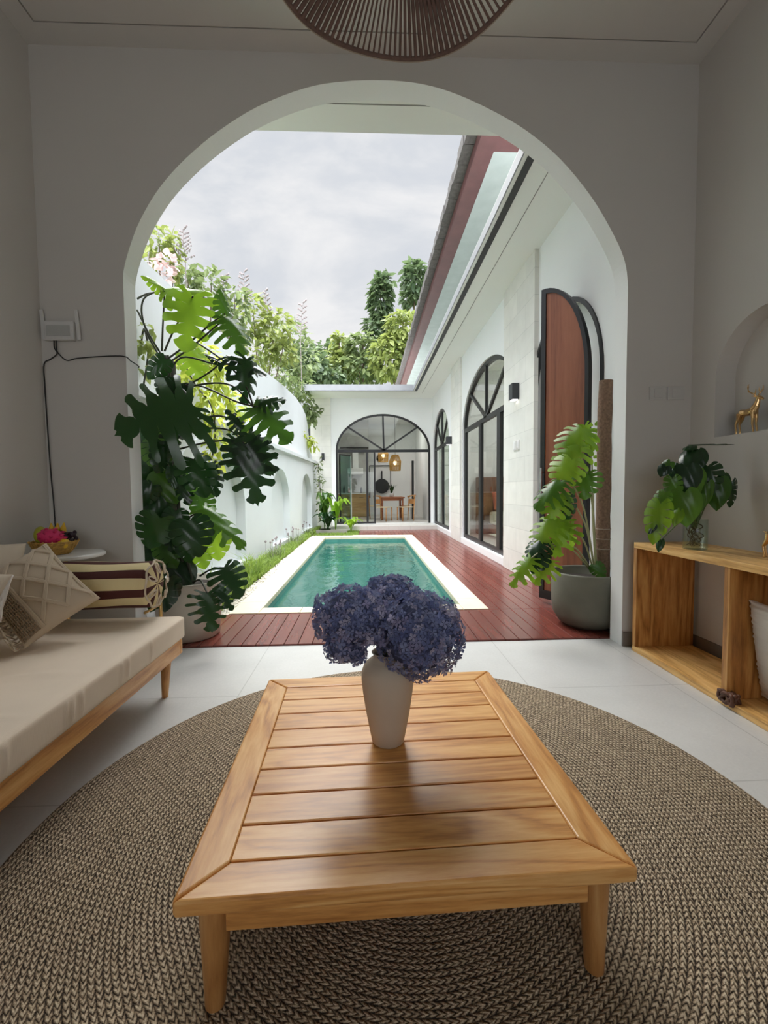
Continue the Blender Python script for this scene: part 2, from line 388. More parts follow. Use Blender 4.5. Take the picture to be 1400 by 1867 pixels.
class MB:
    def __init__(s): s.v = []; s.f = []; s.mi = []
    def add(s, vs, fs, mi=0):
        b = len(s.v); s.v += [tuple(v) for v in vs]; s.f += [tuple(i+b for i in f) for f in fs]; s.mi += [mi]*len(fs)
    def box(s, lo, hi, mi=0, rot=None, c=None):
        x0, y0, z0 = lo; x1, y1, z1 = hi
        vs = [Vector(p) for p in ((x0,y0,z0),(x1,y0,z0),(x1,y1,z0),(x0,y1,z0),(x0,y0,z1),(x1,y0,z1),(x1,y1,z1),(x0,y1,z1))]
        if rot is not None:
            c = Vector(c) if c is not None else Vector(((x0+x1)/2, (y0+y1)/2, (z0+z1)/2))
            vs = [c + rot @ (v-c) for v in vs]
        s.add(vs, [(0,3,2,1),(4,5,6,7),(0,1,5,4),(1,2,6,5),(2,3,7,6),(3,0,4,7)], mi)
    def tube(s, pts, r, n=8, mi=0, cap=True):
        pts = [Vector(p) for p in pts]
        rs = r if isinstance(r, (list, tuple)) else [r]*len(pts)
        up = None; rings = []
        for i, p in enumerate(pts):
            d = (pts[min(i+1, len(pts)-1)] - pts[max(i-1, 0)])
            if d.length < 1e-9: d = Vector((0, 0, 1))
            d.normalize()
            if up is None:
                up = Vector((0, 0, 1)) if abs(d.z) < .9 else Vector((1, 0, 0))
            a = d.cross(up)
            if a.length < 1e-6: a = d.orthogonal()
            a.normalize(); b = a.cross(d); up = b
            rings.append([p + (a*math.cos(2*PI*k/n) + b*math.sin(2*PI*k/n))*rs[i] for k in range(n)])
        vs = [q for R in rings for q in R]; fs = []
        for i in range(len(pts)-1):
            for k in range(n): fs.append((i*n+k, (i+1)*n+k, (i+1)*n+(k+1) % n, i*n+(k+1) % n))
        if cap: fs.append(tuple(range(n))); fs.append(tuple(reversed(range((len(pts)-1)*n, len(pts)*n))))
        s.add(vs, fs, mi)
    def lathe(s, prof, c=(0, 0, 0), n=32, mi=0, close=True, wob=None):
        c = Vector(c); vs = []; fs = []
        for i, (r, z) in enumerate(prof):
            for k in range(n):
                a = 2*PI*k/n; rr = r*(1+(wob(a, z) if wob else 0))
                vs.append(c + Vector((rr*math.cos(a), rr*math.sin(a), z)))
        for i in range(len(prof)-1):
            for k in range(n): fs.append((i*n+k, i*n+(k+1) % n, (i+1)*n+(k+1) % n, (i+1)*n+k))
        if close:
            if prof[0][0] > 1e-4: fs.append(tuple(reversed(range(n))))
            if prof[-1][0] > 1e-4: fs.append(tuple(range((len(prof)-1)*n, len(prof)*n)))
        s.add(vs, fs, mi)
    def ell(s, c, rx, ry, rz, n=16, m=10, mi=0, rot=None):
        c = Vector(c); vs = []; fs = []
        for i in range(m+1):
            ph = PI*i/m
            for k in range(n):
                a = 2*PI*k/n
                v = Vector((rx*math.sin(ph)*math.cos(a), ry*math.sin(ph)*math.sin(a), -rz*math.cos(ph)))
                if rot is not None: v = rot @ v
                vs.append(c+v)
        for i in range(m):
            for k in range(n): fs.append((i*n+k, i*n+(k+1) % n, (i+1)*n+(k+1) % n, (i+1)*n+k))
        s.add(vs, fs, mi)
    def mesh(s, name):
        me = bpy.data.meshes.new(name); me.from_pydata(s.v, [], s.f)
        for p, k in zip(me.polygons, s.mi): p.material_index = k
        me.validate(); me.update(); return me
    def build(s, name, mat, parent=None, smooth=False, bevel=0, local=False, merge=False, seg=2, org=False, fixn=True):
        me = s.mesh(name)
        bm = bmesh.new(); bm.from_mesh(me)
        if merge: bmesh.ops.remove_doubles(bm, verts=bm.verts, dist=1e-5)
        if fixn and len(bm.faces) < 60000: bmesh.ops.recalc_face_normals(bm, faces=bm.faces)
        bm.to_mesh(me); bm.free()
        o = link_mesh(name, me, mat, parent, smooth, local)
        if parent is None and org: recenter(o)
        if bevel:
            b = o.modifiers.new('bevel', 'BEVEL'); b.width = bevel; b.segments = seg; b.limit_method = 'ANGLE'; b.angle_limit = math.radians(40)
            if smooth is False and seg > 1:
                pass
        return o
def box(name, lo, hi, mat, parent=None, bevel=0, local=False, **kw):
    b = MB(); b.box(lo, hi); return b.build(name, mat, parent, bevel=bevel, local=local, **kw)
def loops_mesh(name, loops, th, mp):
    """fill closed 2-D loops (first outer, rest holes), give thickness th, map (a, b, c)->world by mp"""
    cu = bpy.data.curves.new(name, 'CURVE'); cu.dimensions = '2D'; cu.fill_mode = 'BOTH'; cu.extrude = th/2
    for L in loops:
        sp = cu.splines.new('POLY'); sp.points.add(len(L)-1); sp.use_cyclic_u = True
        for p, q in zip(sp.points, L): p.co = (q[0], q[1], 0, 1)
    o = bpy.data.objects.new(name, cu); COL.objects.link(o)
    dg = bpy.context.evaluated_depsgraph_get(); dg.update()
    me = bpy.data.meshes.new_from_object(o.evaluated_get(dg)); bpy.data.objects.remove(o); bpy.data.curves.remove(cu)
    for v in me.vertices: v.co = mp(v.co.x, v.co.y, v.co.z + th/2)
    bm = bmesh.new(); bm.from_mesh(me); bmesh.ops.remove_doubles(bm, verts=bm.verts, dist=1e-5)
    bmesh.ops.recalc_face_normals(bm, faces=bm.faces); bm.to_mesh(me); bm.free()
    me.materials.clear(); me.name = name
    for p in me.polygons: p.use_smooth = False
    for a_ in [a_ for a_ in me.attributes if a_.name in ('sharp_face', 'sharp_edge', 'custom_normal')]:
        me.attributes.remove(a_)
    for p in me.polygons: p.use_smooth = False
    me.update()
    return me
def XZ(y0): return lambda a, b, c: Vector((a, y0+c, b))
def YZ(x0): return lambda a, b, c: Vector((x0+c, a, b))
def XY(z0): return lambda a, b, c: Vector((a, b, z0+c))
def sheet(name, loops, th, mp, mat, parent=None, smooth=False, bevel=0):
    o = link_mesh(name, loops_mesh(name, loops, th, mp), mat, parent, smooth)
    if bevel:
        b = o.modifiers.new('bevel', 'BEVEL'); b.width = bevel; b.segments = 2; b.limit_method = 'ANGLE'
    return o
def rect(a0, b0, a1, b1): return [(a0, b0), (a1, b0), (a1, b1), (a0, b1)]
def arch(a0, a1, b0, bs, rise, n=28):
    c = (a0+a1)/2; w = (a1-a0)/2
    return [(a0, b0), (a1, b0)] + [(c+w*math.cos(PI*k/n), bs+rise*math.sin(PI*k/n)) for k in range(n+1)]
def struct(o): o['kind'] = 'structure'; return o
def crom(pts, k=6):
    """Catmull-Rom through points"""
    P = [Vector(p) for p in pts]; out = []
    for i in range(len(P)-1):
        a = P[max(i-1, 0)]; b = P[i]; c = P[i+1]; d = P[min(i+2, len(P)-1)]
        for j in range(k):
            t_ = j/k
            out.append(.5*((2*b)+(c-a)*t_+(2*a-5*b+4*c-d)*t_*t_+(3*b-a-3*c+d)*t_**3))
    out.append(P[-1]); return out
# ================================================================== THE ROOM SHELL
D, XL, XR, CZ, YB = 2.952, -2.077, 2.226, 3.892, -2.6
ap = [(-1.55, 2.42), (-1.545, 2.52), (-1.505, 2.66), (-1.43, 2.84), (-1.30, 3.045), (-1.13, 3.228), (-.92, 3.40), (-.67, 3.555), (-.37, 3.675), (-.13, 3.722),
      (.14, 3.737), (.39, 3.72), (.62, 3.66), (.87, 3.555), (1.08, 3.44), (1.30, 3.27), (1.51, 3.035), (1.67, 2.785), (1.745, 2.62), (1.768, 2.48), (1.77, 2.38)]
apc = [(v.x, v.y) for v in crom([(a, b, 0) for a, b in ap], 4)]
front = [(XL-.2, 0), (-1.55, 0)] + apc + [(1.77, 0), (XR+.3, 0), (XR+.3, 4.3), (XL-.2, 4.3)]
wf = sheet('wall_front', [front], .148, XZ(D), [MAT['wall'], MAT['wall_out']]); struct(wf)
for p_ in wf.data.polygons:      # court side has the exterior paint; the reveal's lighter tone is painted-in daylight
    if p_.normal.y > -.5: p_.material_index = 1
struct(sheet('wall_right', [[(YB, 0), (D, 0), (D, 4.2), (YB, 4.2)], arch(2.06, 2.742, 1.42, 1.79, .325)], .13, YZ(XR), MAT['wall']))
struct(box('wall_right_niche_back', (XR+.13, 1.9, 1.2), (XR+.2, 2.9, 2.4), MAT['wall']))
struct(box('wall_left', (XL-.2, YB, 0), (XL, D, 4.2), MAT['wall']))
struct(sheet('wall_back', [rect(XL-.2, 0, XR+.3, 4.2), rect(-1.2, 1.0, 1.3, 2.35)], .15, XZ(YB-.15), MAT['wall']))  # unseen wall; its window opening is added to let in fill light
struct(box('floor', (XL-.2, YB-.15, -.12), (XR+.3, D+.148, 0), MAT['floor']))
struct(box('ceiling', (XL-.2, YB-.15, CZ+.03), (XR+.3, D+.148, CZ+.15), MAT['groove']))
struct(box('ceiling_panel', (XL+.142, YB+.13, CZ), (XR-.132, D-.142, CZ+.03), MAT['ceil']))
b = MB()
b.box((XL, D-.134, CZ), (XR, D, CZ+.03)); b.box((XL, YB, CZ), (XR, YB+.12, CZ+.03))
b.box((XL, YB+.12, CZ), (XL+.132, D-.134, CZ+.03)); b.box((XR-.122, YB+.12, CZ), (XR, D-.134, CZ+.03))
struct(b.build('trim_1', MAT['ceil']))
struct(box('baseboard_front', (1.772, D-.012, 0), (XR, D, .1), MAT['grey_skirt']))
struct(box('baseboard_right', (XR-.012, YB, 0), (XR, D-.012, .1), MAT['grey_skirt']))
struct(box('baseboard_left', (XL, YB, 0), (XL+.012, D, .1), MAT['grey_skirt']))
b = MB(); b.box((XL+.012, D-.012, 0), (-1.552, D, .1)); struct(b.build('baseboard_front_left', MAT['grey_skirt']))
# ================================================================== COURTYARD
SZ, EX = 3.80, 1.30
struct(sheet('patio_eave', [rect(-2.6, 3.10, EX+.02, 3.58)], .15, XY(3.9), MAT['soffit']))
struct(box('patio_eave_groove', (-2.6, 3.32, 3.897), (EX, 3.328, 3.899), MAT['groove']))
wr = sheet('courtyard_wall_right', [[(3.1, 0), (13, 0), (13, SZ), (3.1, SZ)], arch(3.60, 5.2, .10, 2.10, .85), arch(5.75, 8.97, .12, 2.30, .93), arch(10.45, 12.90, .12, 2.28, .95)], .15, YZ(1.97), MAT['wall_out'])
struct(wr)
for i, (y0, y1) in enumerate(((5.0, 6.1), (9.0, 9.95))):
    struct(box('stone_pilaster', (1.92, y0, 0), (1.97, y1, SZ), MAT['stone'], org=True))
struct(box('wall_plinth', (1.945, 6.1, 0), (1.97, 9.0, .115), MAT['wall_out'])); struct(box('wall_plinth', (1.945, 9.95, 0), (1.97, 12.05, .115), MAT['wall_out']))
# canopy over the walkway, wrapping round to the far building
struct(sheet('canopy_slab', [[(EX, 3.1), (6.2, 3.1), (6.2, 18.2), (-1.65, 18.2), (-1.65, 12.0), (EX, 12.0)]], .13, XY(SZ), MAT['soffit']))
b = MB(); b.box((EX+.035, 3.1, SZ-.006), (EX+.10, 12.06, SZ)); b.box((-1.65, 12.0, SZ-.006), (EX+.035, 12.04, SZ))
struct(b.build('drip_strip', MAT['lamp_grey']))
b = MB(); b.box((EX-.012, 3.1, SZ+.002), (EX, 12.0, SZ+.10)); b.box((-1.66, 11.985, SZ), (EX, 12.0, SZ+.055)); b.box((-1.66, 11.985, SZ+.055), (EX, 12.06, SZ+.16))
struct(b.build('eave_flashing', plain('grey_flashing', lin(150, 152, 156), .5)))
struct(box('soffit_groove', (EX+.27, 3.1, SZ-.003), (EX+.277, 12.3, SZ-.001), MAT['groove']))
# upper roof
struct(box('upper_wall', (2.9, 5.04, SZ+.13), (3.0, 17.2, 4.87), MAT['wall_out']))
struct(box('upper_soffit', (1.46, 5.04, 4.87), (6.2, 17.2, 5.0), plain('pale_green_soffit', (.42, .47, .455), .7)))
b = MB(); b.box((1.26, 4.6, 4.87), (1.459, 17.3, 5.03)); b.box((1.459, 4.6, 4.87), (6.2, 5.039, 5.03))
struct(b.build('roof_fascia', MAT['brown_fascia']))
b = MB()
for k in range(42):
    y = 4.5 + k*.31; b.box((1.13+.01*(k % 2), y, 5.0), (1.34, y+.30, 5.12+.02*random.random())); b.box((1.26, y, 5.12), (1.9, y+.30, 5.2), rot=Matrix.Rotation(-.35, 3, 'Y'))
struct(b.build('roof_tiles', MAT['tile_edge']))
# far building
struct(sheet('courtyard_wall_far', [rect(-1.62, 0, 2.12, SZ), arch(-.90, 1.90, .12, 2.28, 1.07)], .15, XZ(13.0), MAT['wall_out']))
struct(box('stone_pilaster', (-1.62, 12.93, 0), (-1.03, 13.0, SZ), MAT['stone'], org=True))
struct(box('gap_shade_panel', (-1.74, 13.02, 0), (-1.63, 13.10, 3.6), MAT['lamp_grey']))  # dark box standing in for the shade of the gap beside the building
struct(box('entrance_step', (-1.0, 12.06, 0), (1.945, 13.0, .12), MAT['step']))
# interiors behind the glass
struct(box('interior_floor', (-1.62, 13.15, 0), (6.0, 18.2, .119), MAT['step'])); struct(box('bedroom_floor', (2.12, 3.2, 0), (6.0, 13.15, .10), MAT['step']))
struct(box('interior_wall_far', (-1.62, 18.0, .12), (6, 18.15, SZ), MAT['wall_out'])); struct(box('interior_wall_left', (-1.62, 13.15, .12), (-1.5, 18.0, SZ), MAT['wall_out']))
struct(box('interior_wall_right', (2.0, 13.15, .12), (2.12, 18.0, SZ), MAT['wall_out']))
struct(box('bedroom_wall_outer', (5.9, 3.2, .1), (6.0, 13.15, SZ), MAT['wall_out']))
struct(box('bedroom_partition', (2.12, 10.0, .1), (5.9, 10.12, SZ), MAT['wall_out'])); struct(box('bedroom_partition', (2.12, 5.2, .1), (5.9, 5.3, SZ), MAT['wall_out']))
struct(box('entrance_recess_wall', (2.16, 3.2, .1), (2.22, 5.3, SZ), MAT['wall_out']))
struct(box('inner_end_wall', (2.12, 3.1, 0), (6.0, 3.2, SZ), MAT['wall_out']))
# left garden wall, slightly skewed
def lx(y): return -1.85 + .044*(y-4)
def LW(off): return lambda a, b_, c: Vector((lx(a)-off+c, a, b_))
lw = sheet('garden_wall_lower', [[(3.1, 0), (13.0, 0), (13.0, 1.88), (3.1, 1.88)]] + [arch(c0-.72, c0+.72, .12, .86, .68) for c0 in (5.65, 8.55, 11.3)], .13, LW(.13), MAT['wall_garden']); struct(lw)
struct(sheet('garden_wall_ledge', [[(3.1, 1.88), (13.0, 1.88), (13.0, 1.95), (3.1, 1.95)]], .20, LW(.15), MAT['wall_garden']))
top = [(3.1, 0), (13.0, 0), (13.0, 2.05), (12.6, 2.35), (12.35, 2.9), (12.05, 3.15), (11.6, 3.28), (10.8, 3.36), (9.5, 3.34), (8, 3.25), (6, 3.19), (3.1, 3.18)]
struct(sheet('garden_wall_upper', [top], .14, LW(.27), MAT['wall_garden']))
struct(sheet('trim_2', [arch(4.35, 6.95, 1.30, 1.30, .50)[2:] + [(4.44, 1.30)] + [(5.65-1.21*math.cos(PI*k/20), 1.30+.43*math.sin(PI*k/20)) for k in range(1, 20)] + [(6.86, 1.30)]], .02, LW(0), MAT['wall_garden']))
# pool
PX0, PX1, PY0, PY1 = -.98, .87, 4.08, 10.25
b = MB()
b.box((PX0-.1, PY0-.1, -1.25), (PX1+.1, PY1+.1, -1.15)); b.box((PX0-.1, PY0-.1, -1.15), (PX0, PY1+.1, -.03)); b.box((PX1, PY0-.1, -1.15), (PX1+.1, PY1+.1, -.03))
b.box((PX0, PY0-.1, -1.15), (PX1, PY0, -.03)); b.box((PX0, PY1, -1.15), (PX1, PY1+.1, -.03)); b.box((PX0, PY1-.35, -1.15), (PX1, PY1, -.55))
struct(b.build('pool_basin', MAT['pooltile']))
wm = MB(); nx, ny = 40, 120
wm.add([(PX0+(PX1-PX0)*i/nx, PY0+(PY1-PY0)*j/ny, -.085) for j in range(ny+1) for i in range(nx+1)], [(j*(nx+1)+i, j*(nx+1)+i+1, (j+1)*(nx+1)+i+1, (j+1)*(nx+1)+i) for j in range(ny) for i in range(nx)])
w = wm.build('pool_water', MAT['water'], fixn=False); w['kind'] = 'structure'
struct(box('pool_spout', (-.35, PY1+.06, .0), (.25, PY1+.20, .045), MAT['coping'], bevel=.006))
b = MB()
ox0, ox1, oy0, oy1 = -1.24, 1.10, 3.90, 10.62
def stones(x0, y0, x1, y1, axis, n):
    for k in range(n):
        if axis == 'y': b.box((x0, y0+(y1-y0)*k/n+.0015, -.04), (x1, y0+(y1-y0)*(k+1)/n-.0015, .02))
        else: b.box((x0+(x1-x0)*k/n+.0015, y0, -.04), (x0+(x1-x0)*(k+1)/n-.0015, y1, .02))
stones(ox0, oy0, PX0, oy1, 'y', 17); stones(PX1, oy0, ox1, oy1, 'y', 17); stones(PX0+.002, oy0, PX1-.002, PY0, 'x', 5); stones(PX0+.002, PY1, PX1-.002, oy1, 'x', 5)
struct(b.build('pool_coping', MAT['coping'], bevel=.006))
# decking, boards running away from the room
b = MB(); bw = .1
def boards(x0, y0, x1, y1):
    x = x0
    while x < x1-.01:
        xe = min(x+bw-.004, x1); y = y0
        ln = 2.2+random.random()*1.2
        while y < y1-.01:
            ye = min(y+ln, y1)
            if y1-ye < .4: ye = y1
            b.box((x, y+.001, -.03), (xe, ye-.001, .012)); y = ye; ln = 3.0
        x += bw
boards(-1.80, 3.104, 1.965, 3.895); boards(1.103, 3.898, 1.94, 12.05); boards(-.2, 10.625, 1.10, 12.05)
struct(b.build('pool_deck', MAT['deck'], bevel=.002, seg=1))
struct(box('deck_bed', (-1.85, 3.1, -.08), (1.965, 3.9, -.03), MAT['soil']))
struct(sheet('ground', [rect(-30, 3.1, 30, 70), rect(PX0-.1, PY0-.1, PX1+.1, PY1+.1)], .1, XY(-.17), MAT['lawn']))
struct(box('planting_bed', (-1.98, 3.9, -.06), (-1.345, 12.9, .0), MAT['soil']))
struct(box('lawn_patch', (-1.343, 10.63, -.06), (-.21, 12.05, .0), MAT['lawn']))
# pebble strip by the coping
b = MB()
for k in range(2600):
    x = random.uniform(-1.36, -1.243); y = 3.9 + 7*random.random()**1.3; r = random.uniform(.008, .018)
    b.ell((x, y, -.012+random.random()*.02), r, r*random.uniform(.7, 1.2), r*.6, 5, 3)
tag(b.build('white_pebbles', MAT['gravel']), 'strip of white pebbles between the planting bed and cream pool coping', 'pebbles', kind='stuff')
struct(box('pebble_bed', (-1.344, 3.9, -.06), (-1.241, 10.62, -.02), MAT['gravel']))
# ------------------------------------------------------------------ windows
def arch_frame(name, a0, a1, zb, zs, rise, mp, dirw, mull, hub, spokes, glass_spans, fw=.055, depth=.06, off=.03, sill=True):
    """black arched window: ring, sill bar, transom, uprights, spokes, panes"""
    mo = lambda a, b_, c: mp(a, b_, c+off)
    outer = arch(a0, a1, zb, zs, rise); inner = arch(a0+fw, a1-fw, zb+fw, zs, rise-fw)
    if sill: lp = [outer, inner]
    else: lp = [[(a1, zb)] + outer[2:] + [(a0, zb), (a0+fw, zb)] + inner[2:][::-1] + [(a1-fw, zb)]]
    root = sheet(name, lp, depth, mo, MAT['black']); struct(root)
    if not sill: sheet('bottom_rail', [rect(a0+fw, zb, .262, zb+.05)], depth, mo, MAT['black'], root)
    sheet('transom', [rect(a0+fw, zs-.05, a1-fw, zs+.03)], depth*.9, mo, MAT['black'], root)
    for m_, w_ in mull:
        sheet('mullion', [rect(m_-w_/2, zb+fw, m_+w_/2, zs-.05)], depth*.9, mo, MAT['black'], root)
    c = (a0+a1)/2; A = (a1-a0)/2-fw*.5; Bz = rise-fw*.5
    for an in spokes:
        ex, ez = c+A*math.cos(an), zs+Bz*math.sin(an); dx, dz = ex-hub, ez-zs; L = math.hypot(dx, dz); px_, pz_ = -dz/L*.025, dx/L*.025
        sheet('glazing_bar', [[(hub-px_, zs+.01-pz_), (ex-px_, ez-pz_), (ex+px_, ez+pz_), (hub+px_, zs+.01+pz_)]], depth*.7, mo, MAT['black'], root)
    sheet('pane', [arch(a0+fw*.5, a1-fw*.5, zs+.02, zs+.02, rise-fw*.5)], .006, lambda a, b_, cc: mp(a, b_, cc+off+depth*.45), MAT['glass'], root)
    for g0, g1 in glass_spans:
        sheet('pane', [rect(g0, zb+fw, g1, zs-.05)], .006, lambda a, b_, cc: mp(a, b_, cc+off+depth*.45), MAT['glass'], root)
    return root
ms = YZ(1.97)
arch_frame('window_1', 5.75, 8.97, .12, 2.30, .93, ms, 0, [(8.88, .05), (7.72, .13), (6.62, .16)], 7.36, [PI*.5, PI*.25, PI*.75], [(5.8, 6.54), (6.70, 7.66), (7.78, 8.86)], .07)
arch_frame('window_2', 10.45, 12.90, .12, 2.28, .95, ms, 0, [(11.6, .14), (12.75, .05), (10.6, .08)], 11.67, [PI*.5, PI*.25, PI*.75], [(10.66, 11.53), (11.67, 12.7)], .07)
arch_frame('window_3', -.90, 1.90, .12, 2.28, 1.07, XZ(13.0), 0, [(.02, .06), (.24, .05)], .52, [PI*.5, PI*.23, PI*.77], [(-.86, -.01), (.05, .215)], .055, sill=False)
# folding glass leaf standing open inside the far doorway
d = thing('folding_door_leaf', (-.80, 13.25, .12), 'pale green glass folding leaf standing open at the left of the far doorway', 'door')
RZ_ = Matrix.Rotation(-.55, 3, 'Z')
def leafbox(lo, hi, nm, mt): b = MB(); b.box(lo, hi, rot=RZ_, c=(-.80, 13.14, 0)); b.build(nm, mt, d)
leafbox((-.808, 13.17, .17), (-.796, 13.72, 2.16), 'glass', glassy('green_glass', (.60, .78, .74), 3.0))
leafbox((-.82, 13.14, .12), (-.784, 13.17, 2.2), 'stile', MAT['black']); leafbox((-.82, 13.72, .12), (-.784, 13.75, 2.2), 'stile', MAT['white_plastic'])
leafbox((-.82, 13.17, 2.16), (-.784, 13.72, 2.2), 'head_rail', MAT['black']); leafbox((-.82, 13.17, .12), (-.784, 13.72, .17), 'bottom_rail', MAT['black'])
struct(box('door_2', (1.55, 14.9, .12), (1.60, 15.6, 2.05), MAT['white_plastic'])); struct(box('trim_3', (1.53, 14.82, .12), (1.60, 14.9, 2.1), MAT['black'])); 
# arched entrance: black frame in the wall and a mahogany leaf standing ajar
fr = sheet('door_frame', [arch(3.60, 5.2, .10, 2.10, .85), arch(3.64, 5.16, .10, 2.10, .81)], .07, YZ(1.955), MAT['black']); struct(fr)
P0 = Vector((1.905, 3.70, 0)); P1 = Vector((1.668, 4.13, 0)); dd = (P1-P0); LW_ = dd.length; dd.normalize(); nn = Vector((dd.y, -dd.x, 0))
def DL(a, b_, c): return P0 + dd*a + nn*c + Vector((0, 0, b_))
LZ = 2.95
q = [(0, .06), (LW_, .06), (LW_, LZ)] + [(LW_*(1-math.sin(PI/2*k/16)), 2.10+(LZ-2.10)*math.cos(PI/2*k/16)) for k in range(1, 17)]
qi = [(.035, .14), (LW_-.05, .14), (LW_-.05, LZ-.05)] + [((LW_-.035)*(1-math.sin(PI/2*k/16))+.035*math.sin(PI/2*k/16), 2.08+(LZ-.05-2.08)*math.cos(PI/2*k/16)) for k in range(2, 17)]
dr = sheet('door_1', [q, qi], .05, lambda a, b_, c: DL(a, b_, c-.025), MAT['black']); struct(dr)
sheet('door_panel', [qi], .03, lambda a, b_, c: DL(a, b_, c-.015), MAT['door_wood'], dr)
b = MB(); b.tube([DL(LW_-.04, .98, -.06), DL(LW_-.04, 1.3, -.06)], .012, 8); b.tube([DL(LW_-.04, 1.02, -.02), DL(LW_-.04, 1.02, -.06)], .008, 6); b.tube([DL(LW_-.04, 1.26, -.02), DL(LW_-.04, 1.26, -.06)], .008, 6)
b.build('door_handle', MAT['steel'], dr)
# wall lamps and switches
def wall_lamp(x0, x1, y0, y1, z0, z1, label):
    tr = thing('wall_lamp', ((x0+x1)/2, (y0+y1)/2, z0), label, 'lamp', None)
    box('lamp_body', (x0, y0, z0), (x1, y1, z1), MAT['lamp_grey'], tr, bevel=.003)
    box('lamp_lens', (x0+.012, y0+.015, z0-.004), (x1-.012, y1-.015, z0+.001), MAT['led_white'], tr)
wall_lamp(1.83, 1.92, 5.48, 5.62, 2.23, 2.43, 'black cube wall lamp on the stone pilaster beside the mahogany door')
wall_lamp(1.80, 1.92, 9.82, 9.94, 2.12, 2.30, 'black cube wall lamp on the pilaster between the two side windows')
wall_lamp(-1.30, -1.22, 12.86, 12.93, 1.98, 2.20, 'slim black wall lamp left of the far arched doorway')
MAT['switch'] = plain('switch_plastic', (.55, .54, .52), .4)
def plate(lo, hi, mp_par, label, name='light_switch', face=None):
    tr = thing(name, ((lo[0]+hi[0])/2, (lo[1]+hi[1])/2, lo[2]), label, 'switch')
    box('plate', lo, hi, MAT['white_plastic'], tr, bevel=.004)
    return tr
for (y0, y1), lab in (((5.58, 5.66), 'white switch plate under the cube lamp, nearer the tall side window'), ((5.46, 5.54), 'white switch plate under the cube lamp, nearer the mahogany door')):
    s_ = plate((1.908, y0, 1.60), (1.92, y1, 1.72), None, lab); box('rocker', (1.903, y0+.015, 1.62), (1.909, y1-.015, 1.70), MAT['white_plastic'], s_, bevel=.002)
for x0, lab in ((1.93, 'white switch plate right of the arch, closest to the archway'), (2.056, 'white switch plate right of the arch, closest to the room corner')):
    s_ = plate((x0, D-.010, 1.70), (x0+.118, D, 1.79), None, lab); s_.children[0].data.materials[0] = MAT['switch']; box('rocker', (x0+.03, D-.014, 1.715), (x0+.088, D-.009, 1.775), MAT['switch'], s_, bevel=.002)
# ================================================================== RUG AND COFFEE TABLE
b = MB()
b.lathe([(0, 0), (1.20, 0), (1.218, .003), (1.222, .007), (1.216, .011), (1.205, .0125), (0, .0125)], (0, 0, 0), 160, close=False)
rug = b.build('round_rug', MAT['rug'], smooth=False, merge=True); rug.location = (.13, 1.40, .0005)
tag(rug, 'large round braided seagrass rug lying under the low coffee table', 'rug')
ct = thing('coffee_table', (.07, 1.36, .013), 'low square teak coffee table with slatted top on round tapered legs', 'table'); ct.rotation_euler.z = math.radians(2.0)
hw, hd, z1, z0 = .478, .51, .287, .252
b = MB(); fw_ = .088
def prism(mb, pts, za, zb):
    n = len(pts); mb.add([(x, y, za) for x, y in pts]+[(x, y, zb) for x, y in pts], [tuple(reversed(range(n))), tuple(range(n, 2*n))]+[(i, (i+1) % n, n+(i+1) % n, n+i) for i in range(n)])
g = .0008
fx = MB(); fx2 = MB()
prism(fx, [(-hw+g, -hd), (hw-g, -hd), (hw-fw_-g, -hd+fw_), (-hw+fw_+g, -hd+fw_)], z0, z1)
prism(fx2, [(-hw+fw_+g, hd-fw_), (hw-fw_-g, hd-fw_), (hw-g, hd), (-hw+g, hd)], z0, z1)
for q_ in (fx, fx2): q_.build('end_rail', MAT['teak_x'], ct, bevel=.006, local=True, seg=3)
fy = MB(); fy2 = MB()
prism(fy, [(-hw, -hd+g), (-hw+fw_, -hd+fw_+g), (-hw+fw_, hd-fw_-g), (-hw, hd-g)], z0, z1)
prism(fy2, [(hw-fw_, -hd+fw_+g), (hw, -hd+g), (hw, hd-g), (hw-fw_, hd-fw_-g)], z0, z1)
for q_ in (fy, fy2): q_.build('side_rail', MAT['teak'], ct, bevel=.006, local=True, seg=3)
b = MB(); n = 8; sp_ = (2*hd-2*fw_)/n
for k in range(n):
    b.box((-hw+fw_+.001, -hd+fw_+k*sp_+.0032, z0+.006), (hw-fw_-.001, -hd+fw_+(k+1)*sp_-(.0032 if k < n-1 else .0032), z1-.001))
b.build('slats', MAT['teak_x'], ct, bevel=.0025, local=True, seg=2)
b = MB(); i_ = .05
for ya, yb in ((-hd+.028, -hd+.050), (hd-.050, hd-.028)): box('apron', (-hw+.094, ya, z0-.062), (hw-.094, yb, z0), MAT['teak_x'], ct, bevel=.002, local=True)
for xa, xb in ((-hw+i_, -hw+i_+.022), (hw-i_-.022, hw-i_)): box('side_apron', (xa, -hd+.1, z0-.055), (xb, hd-.1, z0), MAT['teak'], ct, bevel=.002, local=True)
for sx_ in (-1, 1):
    for sy_ in (-1, 1):
        b = MB(); x, y = sx_*(hw-.062), sy_*(hd-.062)
        b.tube([(x, y, z0), (x, y, .15), (x+sx_*.004, y, .0)], [.034, .030, .021], 20)
        b.build('leg', MAT['teak_z'], ct, smooth=True, local=True).modifiers.new('es', 'EDGE_SPLIT')
